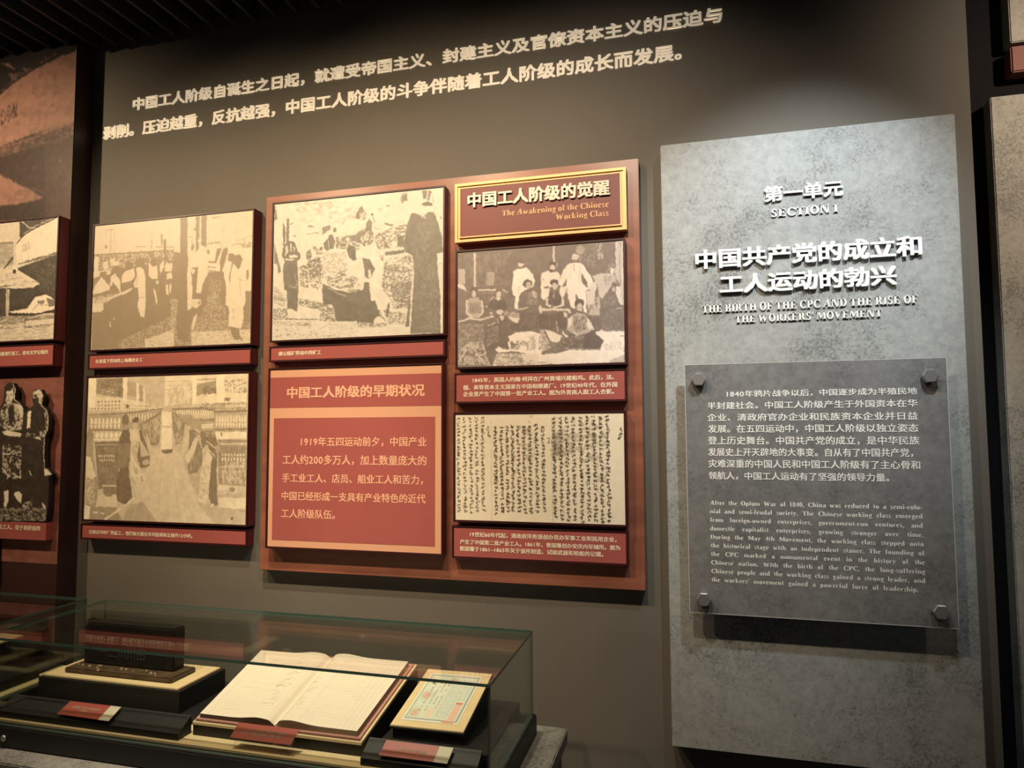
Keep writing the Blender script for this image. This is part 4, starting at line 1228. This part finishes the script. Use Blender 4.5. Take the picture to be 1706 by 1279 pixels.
# title sign
x0, x1, z0, z1, p = RECT['E']
t = thing('title_sign', 'gold framed maroon title sign with cream characters, top right of the wooden board', 'sign', loc=((x0 + x1) / 2, -p, z0))
obj('box', bx(x0 + .002, x1 - .002, -p + .014, -.0355, z0 + .002, z1 - .002), M['rim'], t)
obj('gold_frame', frame(bmesh.new(), x0, x1, z0, z1, .008, -p, -.0355), M['gold'], t)
obj('inner_frame', frame(bmesh.new(), x0 + .014, x1 - .014, z0 + .013, z1 - .013, .0035, -p - .001, -p + .014), M['gold'], t)
for a_, b_ in ((x0 + .008, x0 + .014), (x1 - .014, x1 - .008)): obj('side_strip', bx(a_, b_, -p + .004, -p + .014, z0 + .008, z1 - .008), M['gold'], t)
obj('plate', bx(x0 + .0175, x1 - .0175, -p, -p + .014, z0 + .0165, z1 - .0165), M['plate'], t)
for s, r in LINES['E']: line(t, s, r, -p, M['cream'], .035, .006, each=True)
r = LINES['Ee'][0][1]; serif(t, LINES['Ee'][0][0], r[0], r[1], r[2], .0180, -p, M['goldtext'], .001)
r = LINES['Ee'][1][1]; serif(t, LINES['Ee'][1][0], r[0], r[1], r[2], .0180, -p, M['goldtext'], .001)

# text panel
x0, x1, z0, z1, p = RECT['D']; w, h = x1 - x0, z1 - z0; e = .006
t = thing('text_panel', 'square red text panel with salmon border and salmon characters, lower left of the wooden board', 'panel', loc=((x0 + x1) / 2, -p, z0 - e))
obj('box', bx(x0 - e, x1 + e, -p, -.0355, z0 - e, z1 + e, bev=.0015), M['maroon'], t)
obj('rim', frame(bmesh.new(), x0 - e, x1 + e, z0 - e, z1 + e, .0045, -p - .004, -p), M['rim'], t)
obj('face', bx(x0, x1, -p - .0008, -p, z0, z1), M['salmon'], t)
obj('heading_band', bx(x0, x1, -p - .0014, -p - .0008, z1 - .218 * h, z1 - .044 * h), M['red'], t)
obj('text_field', bx(x0 + .027 * w, x1 - .033 * w, -p - .0014, -p - .0008, z1 - .963 * h, z1 - .277 * h), M['red'], t)
for s, r in LINES['D']: line(t, s, r, -p - .0014, M['salmontext'], .03, .0006)
for s, r in fixh(LINES['Dt'], 1.04): line(t, s, r, -p - .0014, M['salmontext'], .016, .0006)

# ---------------------------------------------------------------- cut-out figures on the mural
t = thing('cutout_picture', 'cut-out black and white picture of standing workers on the mural, under its ship photo', 'cutout', loc=(-2.6, -.11, 1.0))
bm = bmesh.new(); fr = [bm.verts.new((x, -.11, z)) for x, z in CUTOUT]; bm.faces.new(fr)
r_ = bmesh.ops.extrude_face_region(bm, geom=bm.faces[:])
for v_ in [g for g in r_['geom'] if isinstance(g, bmesh.types.BMVert)]: v_.co.y = -.095
bmesh.ops.recalc_face_normals(bm, faces=bm.faces[:]); obj('backing', bm, M['felt'], t)
obj('standoff', bx(-2.6, -2.4, -.095, -.0815, 1.0, 1.2), M['black'], t)
pc = Pic(500, 1900, 2.5, 12, 9, -500).run(PD['I'])
me = pc.mesh((.03, .02, .014), (.93, .84, .68), lambda u, v: (mx1 + u / 1000, u * 0 - .1108, mz - v / 1000), grain=4)
cm_ = pc.mask([((x - mx1) * 1000, (mz - z) * 1000) for x, z in CUTOUT])
bm = bmesh.new(); bm.from_mesh(me)
dead = []
for f_ in bm.faces:
    c_ = f_.calc_center_median(); i_ = int((mz - c_.z) * 1000 * pc.k); j_ = int(((c_.x - mx1) * 1000 + 500) * pc.k)
    if not (0 <= i_ < pc.H and 0 <= j_ < pc.W and cm_[i_, j_]): dead.append(f_)
bmesh.ops.delete(bm, geom=dead, context='FACES'); bm.to_mesh(me); bm.free()
link('print', me, M['print'], t)
cx_, cz0, cz1 = CUTCAP
obj('caption_face', bx(-3.2, cx_, -.11, -.0815, cz0, cz1), M['red'], t)
for s, r in fixh(LINES['capI']): line(t, s, r, -.11, M['captiontext'], .02, .0008)

# ---------------------------------------------------------------- concrete section panel
x0, x1, z0, z1, p = RECT['conc']
t = thing('section_panel', 'tall grey concrete-look section panel with raised white title, right part of the wall', 'panel', loc=((x0 + x1) / 2, -p, z0))
obj('slab', bx(x0, x1, -p, -.0005, z0, z1, bev=.002), M['concrete'], t)
for k_, (s, r) in enumerate(LINES['C1']): line(t, s, r, -p, M['white'], .035, .010 if k_ else .007, each=True)
caps = (.0215, .0215, .0200)
for (s, r), cp in zip(LINES['C2'], caps): serif(t, s, r[0], r[1], r[2], cp, -p, M['silver'], .005)

x0, x1, z0, z1, p = RECT['acr']
t = thing('acrylic_plaque', 'smoky acrylic plaque with small white Chinese and English text, bolted on the concrete panel', 'plaque', loc=((x0 + x1) / 2, -p, z0))
obj('plate', bx(x0 + .0015, x1 - .0015, -p, -p + .008, z0 + .0015, z1 - .0015), M['acrylic'], t)
obj('clear_edge', frame(bmesh.new(), x0, x1, z0, z1, .0015, -p - .0003, -p + .008), M['clearedge'], t)
for s, r in LINES['acr']: line(t, s, r, -p, M['white'], .012, .0008)
for s, (a, b, z) in LINES['en']: serif(t, s, a, b, z - .0005, .0116, -p, M['white'], .0005, justify=1.18)
for bx_, bz in ((x0 + .036, z1 - .042), (x1 - .043, z1 - .046), (x0 + .037, z0 + .040), (x1 - .042, z0 + .042)):
    bm = bmesh.new()
    r_ = bmesh.ops.create_cone(bm, cap_ends=True, segments=6, radius1=.019, radius2=.019, depth=.02)
    bmesh.ops.bevel(bm, geom=[e_ for e_ in bm.edges], offset=.002, segments=1, affect='EDGES')
    bmesh.ops.rotate(bm, verts=bm.verts[:], cent=(0, 0, 0), matrix=Matrix.Rotation(R(30), 3, 'Z'))
    bmesh.ops.rotate(bm, verts=bm.verts[:], cent=(0, 0, 0), matrix=Matrix.Rotation(R(90), 3, 'X'))
    bmesh.ops.translate(bm, verts=bm.verts[:], vec=(bx_, -p - .012, bz))
    b_ = obj('bolt', bm, M['steel'], t)
    bm = bmesh.new(); r_ = bmesh.ops.create_cone(bm, cap_ends=True, segments=20, radius1=.010, radius2=.010, depth=p - .008 - .05)
    bmesh.ops.rotate(bm, verts=bm.verts[:], cent=(0, 0, 0), matrix=Matrix.Rotation(R(90), 3, 'X'))
    bmesh.ops.translate(bm, verts=bm.verts[:], vec=(bx_, -(p - .008 + .05) / 2, bz)); obj('standoff', bm, M['steel'], b_)

# ---------------------------------------------------------------- display cases
GT = 1.018
def pane(t, a):
    bm = bx(*a); me = bpy.data.meshes.new('glass_pane'); d = [a[1] - a[0], a[3] - a[2], a[5] - a[4]]; thin = d.index(min(d))
    me.materials.append(M['glass']); me.materials.append(M['glassedge'])
    bm.normal_update()
    for f_ in bm.faces: f_.material_index = 0 if abs(f_.normal[thin]) > .9 else 1
    bm.to_mesh(me); bm.free(); o = bpy.data.objects.new('glass_pane', me); C.objects.link(o); o.parent = t
def case(label, x0, x1, deckx0, deckx1, side=0):
    y0, y1, zb = -.598, -.205, .808; g = .0065
    t = thing('display_case', label, 'display case', loc=((x0 + x1) / 2, -.4, .75))
    obj('base', bx(x0 - .008, x1 + .008, y0 - .008, y1 + .008, .75, zb - .006, bev=.003), M['felt'], t)
    obj('deck', bx(deckx0, deckx1, y0 + .014, -.49, zb - .0055, zb), M['beige'], t)
    if side: obj('side_board', bx(deckx1 - .06, deckx1, -.4895, y1 - .014, zb - .0055, zb), M['beige'], t)
    obj('platform', bx(x0 + .012, (deckx1 - .061) if side else (x1 - .03), -.4895, y1 - .014, zb - .0055, zb), M['felt'], t)
    pane(t, (x0, x1, y0, y1, GT - g, GT))
    pane(t, (x0, x1, y0, y0 + g, zb - .0055, GT - g)); pane(t, (x0, x1, y1 - g, y1, zb - .0055, GT - g))
    pane(t, (x0, x0 + g, y0 + g, y1 - g, zb - .0055, GT - g)); pane(t, (x1 - g, x1, y0 + g, y1 - g, zb - .0055, GT - g))
    return t
tc1 = case('long glass display case in front of the wall holding the open ledger', -1.808, -.424, -1.79, -.64)
tc2 = case('second glass display case at the left edge, mostly cut off by the frame', -3.2, -1.884, -3.18, -1.895, -.06)
t = thing('plinth', 'grey concrete-look plinth under the glass display cases', 'plinth', loc=(-1.8, -.4, 0))
obj('top', bx(-3.4, -.345, -.668, -.14, .71, .7495, bev=.003), M['concrete_plinth'], t)
obj('body', bx(-3.38, -.36, -.655, -.15, 0, .71), M['muralside'], t)
bm = bmesh.new(); bmesh.ops.create_uvsphere(bm, u_segments=16, v_segments=10, radius=.008)
bmesh.ops.scale(bm, verts=bm.verts[:], vec=(1, .6, 1)); bmesh.ops.translate(bm, verts=bm.verts[:], vec=(-1.705, -.610, .776))
obj('screw', bm, M['steel'], tc1, True)

def quad_slab(name, q, h, m, parent=None):
    bm = prism(bmesh.new(), q, h); bmesh.ops.recalc_face_normals(bm, faces=bm.faces[:]); return obj(name, bm, m, parent)
def wedge(name, q, zb, m, parent=None):
    bm = bmesh.new(); tv = [bm.verts.new(p_) for p_ in q]; bv = [bm.verts.new((p_[0], p_[1], zb)) for p_ in q]
    bm.faces.new(tv); bm.faces.new(bv[::-1])
    for i in range(4): j = (i + 1) % 4; bm.faces.new((tv[j], tv[i], bv[i], bv[j]))
    bmesh.ops.recalc_face_normals(bm, faces=bm.faces[:]); return obj(name, bm, m, parent)
def bil(q, u, v, h=0):
    a, b, c, d = [Vector(p_) for p_ in q]; P_ = (a * (1 - u) + b * u) * (1 - v) + (d * (1 - u) + c * u) * v
    n = (b - a).cross(d - a).normalized(); return P_ + n * h
ZD = .8085
# ramps
def ramp(label, x0, x1):
    q = [(x0, -.575, .824), (x1, -.575, .824), (x1, -.530, .850), (x0, -.530, .850)]
    return tag(wedge('sloped_stand', q, ZD, M['felt']), label, 'stand')
ramp("long black sloped stand at the left of the case, under the black block's label", -1.770, -1.212)
ramp('black sloped stand at the right end of the case, under the certificate label', -.731, -.462)
# block on plank on board
t = thing('riser', 'black riser with beige top board under the black cast block', 'riser', loc=(-1.55, -.35, ZD))
obj('body', bx(-1.79, -1.322, -.445, -.262, ZD, .864), M['felt'], t)
obj('top_board', bx(-1.781, -1.332, -.438, -.27, .8645, .870, bev=.001), M['beige'], t)
t = thing('cast_block', 'black rectangular block with faint raised marks on a dark plank, left in the case', 'block', loc=(-1.56, -.36, .8705))
obj('plank', bx(-1.735, -1.375, -.415, -.318, .8705, .884, bev=.003), M['plank'], t)
obj('body', bx(-1.715, -1.405, -.372, -.328, .8842, 1.0, bev=.004), M['block'], t)
obj('end_post', bx(-1.733, -1.71, -.352, -.33, .8842, 1.002, bev=.003), M['block'], t)
line(t, '一二川川田', (-1.66, -1.50, .905, .94), -.372, M['engraved'], .02, .001)
bm = bmesh.new(); rr = random.Random(3)
for k_ in range(14):
    px_ = rr.uniform(-1.72, -1.39); py_ = rr.uniform(-.412, -.38); s2 = rr.uniform(.002, .005)
    r_ = bmesh.ops.create_icosphere(bm, subdivisions=1, radius=s2); bmesh.ops.translate(bm, verts=r_['verts'], vec=(px_, py_, .8845))
tag(obj('chips', bm, M['pageedge'], t), kind='stuff')

def label(lab, q, lines_, square=True):
    t = thing('exhibit_label', lab, 'label', loc=(q[0][0], q[0][1], q[0][2]))
    quad_slab('clear_block', q, .007, M['clear'], t)
    u0, u1 = .0, (.80 if square else 1.0)
    sub = [bil(q, u0, 0, .0004), bil(q, u1, 0, .0004), bil(q, u1, 1, .0004), bil(q, u0, 1, .0004)]
    quad_slab('face', sub, .0006, M['labelred'], t)
    if square:
        s2 = [bil(q, .80, 0, .0004), bil(q, 1, 0, .0004), bil(q, 1, 1, .0004), bil(q, .80, 1, .0004)]; quad_slab('blank_square', s2, .0006, M['labelcream'], t)
    nl = len(lines_)
    for k_, (s, ua, ub) in enumerate(lines_):
        vc = .5 + ((nl - 1) / 2 - k_) * .22; o = line(t, s, (0, 1, 0, 1), 0, M['captiontext'], .02, .0001)
        for v_ in o.data.vertices:
            P_ = bil(q, ua + (ub - ua) * v_.co.x, vc + (v_.co.z - .5) * .17, .0009); v_.co = P_
    return t
LQ1 = [(-1.5779, -.5752, .835), (-1.4131, -.5784, .835), (-1.4125, -.5413, .855), (-1.5705, -.5422, .855)]
LQ2 = [(-1.0629, -.5811, .835), (-.9027, -.5811, .835), (-.8955, -.5564, .860), (-1.0569, -.5573, .860)]
LQ3 = [(-.6864, -.5754, .835), (-.5268, -.5746, .835), (-.5235, -.5440, .855), (-.6819, -.5455, .855)]
label('small red label with a pale square, in front of the black block', LQ1, [('江南造船厂使用过的铁砧部件', .14, .70), ('（旧）', .34, .48)])
t = label('small red label without a pale square, in front of the open ledger', LQ2, [('1901—1912年开平矿务局董事会', .22, .84), ('关于矿工和裁员股份转让的英文记录', .14, .80)], False)
obj('foot', bx(-1.055, -.91, -.578, -.560, ZD, .829), M['clear'], t)
label('small red label with a pale square, in front of the certificate', LQ3, [('1901年开平矿务局股票', .22, .66)])

# ledger on its stand
LB = [(-1.1998, -.5404, .840), (-.7465, -.5407, .840), (-.7203, -.2794, .930), (-1.1903, -.2860, .930)]
t = thing('tilted_stand', 'black tilted stand with beige top board under the open ledger', 'stand', loc=(-.97, -.42, ZD))
wedge('body', [bil(LB, -.0, .0, -.0062), bil(LB, 1, 0, -.0062), bil(LB, 1, 1, -.0062), bil(LB, 0, 1, -.0062)], ZD, M['felt'], t)
quad_slab('top_board', LB, .006, M['beige'], t)
t = thing('open_ledger', 'large open ledger book with cream handwritten pages, in the middle of the case', 'book', loc=(-.97, -.42, .86))
cq = [bil(LB, .012, .02, .0045), bil(LB, .985, .02, .0045), bil(LB, .985, .985, .0045), bil(LB, .012, .985, .0045)]
quad_slab('cover', cq, .004, M['cover'], t)
def prof(u):
    d = abs(u - .49); s_ = 1 if u > .49 else 1
    b_ = .014 if u < .49 else .017
    return b_ + .008 * math.exp(-((d - .10) / .09) ** 2) - .012 * math.exp(-(d / .022) ** 2)
NU, NV = 260, 170
def page_block(name, ua, ub, m):
    bm = bmesh.new(); n = 30; rows = []
    for j in (0.05, .955):
        top = [bm.verts.new(bil(LB, ua + (ub - ua) * i / n, j, prof(ua + (ub - ua) * i / n))) for i in range(n + 1)]
        bot = [bm.verts.new(bil(LB, ua + (ub - ua) * i / n + (.006 if ua > .4 else -.004) * 0, j - .01 if j < .5 else j, .0047)) for i in range(n + 1)]
        rows.append((top, bot))
    for i in range(n):
        bm.faces.new((rows[0][0][i], rows[0][1][i], rows[0][1][i + 1], rows[0][0][i + 1]))
        bm.faces.new((rows[1][0][i + 1], rows[1][1][i + 1], rows[1][1][i], rows[1][0][i]))
    for i in (0, n): bm.faces.new((rows[0][0][i], rows[1][0][i], rows[1][1][i], rows[0][1][i]))
    bmesh.ops.recalc_face_normals(bm, faces=bm.faces[:]); return obj(name, bm, m, t)
page_block('page_block', .03, .487, M['leather']); page_block('page_block', .493, .965, M['pageedge'])
pc = Pic(470, 280, 1.8, 90, 12); rl = random.Random(4)
for k_ in range(26): pc.line(70, .7, [(18, 14 + k_ * 10), (222, 14 + k_ * 10)]); pc.line(70, .7, [(240, 14 + k_ * 10), (440, 14 + k_ * 10)])
for xx in (24, 190, 206, 252, 300, 408, 424, 440, 452): pc.line(55, 1.0, [(xx, 6), (xx, 276)])
for k_ in range(60):
    X = rl.choice((150, 160, 170, 250, 258)) + rl.uniform(-8, 8); Y = rl.uniform(30, 230)
    for q_ in range(4): pc.line(30, 1.1, [(X + q_ * 4, Y + rl.uniform(-1.5, 1.5)), (X + q_ * 4 + 4, Y + rl.uniform(-2.5, 2.5))])
for k_ in range(36):
    X = rl.uniform(30, 130); Y = 14 + rl.randint(1, 24) * 10 - 2; pc.line(62, 1.0, [(X, Y), (X + rl.uniform(10, 50), Y)])
    X = rl.uniform(300, 400); Y = 14 + rl.randint(1, 24) * 10 - 2; pc.line(62, 1.0, [(X, Y), (X + rl.uniform(10, 40), Y)])
def lpos(u, v):
    uu = .03 + u / 470 * .935; vv = .955 - v / 280 * .905
    P0 = [np.array(q_) for q_ in LB]; n_ = np.cross(P0[1] - P0[0], P0[3] - P0[0]); n_ /= np.linalg.norm(n_)
    d = np.abs(uu - .49); hh = np.where(uu < .49, .014, .017) + .008 * np.exp(-((d - .10) / .09) ** 2) - .012 * np.exp(-(d / .022) ** 2) + .0006
    return [((P0[0][k_] * (1 - uu) + P0[1][k_] * uu) * (1 - vv) + (P0[3][k_] * (1 - uu) + P0[2][k_] * uu) * vv + n_[k_] * hh) for k_ in range(3)]
me = pc.mesh((.30, .22, .14), (.90, .80, .66), lpos, grain=1.5, warp=.3, gam=1); pg = link('pages', me, M['paperprint'], t)
me.polygons.foreach_set('use_smooth', [True] * len(me.polygons))

# certificate on its tilted stand
CQ = [(-.6935, -.5021, .870), (-.5167, -.4973, .870), (-.5084, -.2970, .930), (-.6799, -.3019, .930)]
t = thing('certificate_stand', 'black tilted stand and low black riser under the certificate, right end of the case', 'stand', loc=(-.6, -.4, ZD))
obj('riser', bx(-.715, -.455, -.525, -.225, ZD, .838, bev=.001), M['felt'], t)
wedge('body', [bil(CQ, .02, .02, -.0075), bil(CQ, .98, .02, -.0075), bil(CQ, .98, .98, -.0075), bil(CQ, .02, .98, -.0075)], .8385, M['felt'], t)
quad_slab('plate', [bil(CQ, -.01, -.01, -.0032), bil(CQ, 1.01, -.01, -.0032), bil(CQ, 1.01, 1.01, -.0032), bil(CQ, -.01, 1.01, -.0032)], .004, M['felt'], t)
t = thing('certificate', 'printed certificate with coloured border on tan card, right end of the case', 'certificate', loc=(-.6, -.4, .9))
quad_slab('card', CQ, .003, M['beige'], t)
Wc, Hc = 180, 216; cw, ch_ = 200, 240
col = np.zeros((ch_, cw, 3)); col[:] = (.70, .72, .60)
rc = np.random.default_rng(3)
def cr(x0_, x1_, y0_, y1_, c): col[int(y0_ * ch_):int(y1_ * ch_), int(x0_ * cw):max(int(x1_ * cw), int(x0_ * cw) + 1)] = c
def fr_(a, w_, c): cr(a, 1 - a, a, a + w_, c); cr(a, 1 - a, 1 - a - w_, 1 - a, c); cr(a, a + w_, a, 1 - a, c); cr(1 - a - w_, 1 - a, a, 1 - a, c)
fr_(0, .03, (.78, .76, .66)); fr_(.04, .012, (.20, .24, .22)); fr_(.06, .006, (.4, .45, .4))
for k_ in range(12):                                              # text columns on the right half
    for y_ in np.arange(.10, .90, .011):
        if rc.random() < .8 and not (k_ > 7 and y_ > .55): cr(.52 + k_ * .033, .52 + k_ * .033 + .012, y_, y_ + .006, (.30, .34, .42))
for k_, c_ in ((.20, (.18, .15, .12)), (.30, (.25, .2, .15)), (.38, (.2, .16, .12)), (.46, (.35, .2, .15))):
    for y_ in np.arange(.14, .80, .035):
        if rc.random() < .75: cr(k_ + rc.uniform(-.01, .01), k_ + .022, y_, y_ + .018, c_)
cr(.10, .26, .12, .22, (.62, .70, .52)); cr(.14, .19, .16, .24, (.20, .12, .08))
for (cx_, cy_, rr_) in ((.17, .48, .07), (.15, .84, .07), (.50, .14, .05)):
    yy, xx = np.mgrid[0:ch_, 0:cw]; d_ = np.hypot(xx / cw - cx_, yy / ch_ - cy_); m_ = (d_ < rr_) & (rc.random((ch_, cw)) < .6); col[m_] = (.72, .30, .20)
    m_ = (d_ >= rr_) & (d_ < rr_ * 1.6) & (rc.random((ch_, cw)) < .35); col[m_] = (.42, .58, .38)
cr(.34, .48, .74, .92, (.78, .66, .50)); cr(.78, .90, .58, .94, (.80, .52, .40)); cr(.78, .90, .58, .62, (.70, .22, .16)); cr(.70, .92, .95, .99, (.75, .35, .22))
def cpos(u, v):
    uu = .10 + u / Wc * .78; vv = .93 - v / Hc * .84
    P0 = [np.array(q_) for q_ in CQ]; n_ = np.cross(P0[1] - P0[0], P0[3] - P0[0]); n_ /= np.linalg.norm(n_)
    return [((P0[0][k_] * (1 - uu) + P0[1][k_] * uu) * (1 - vv) + (P0[3][k_] * (1 - uu) + P0[2][k_] * uu) * vv + n_[k_] * .0006) for k_ in range(3)]
link('sheet', grid_mesh(col, cpos, Wc, Hc), M['paperprint'], t)

# inside the left case: a board on a riser
t = thing('flat_riser', 'black riser with beige top board inside the left display case', 'riser', loc=(-2.45, -.3, ZD))
obj('body', bx(-2.8, -2.125, -.29, -.222, ZD, .884), M['felt'], t)
obj('top_board', bx(-2.8, -2.118, -.298, -.218, .8845, .890, bev=.001), M['beige'], t)
tag(obj('riser', bx(-2.9, -1.93, -.55, -.32, ZD, .835, bev=.002), M['felt']), 'low black riser in the front of the left display case', 'riser')

for o_, off in OFF.items():
    for c_ in o_.children: c_.location = c_.location - off
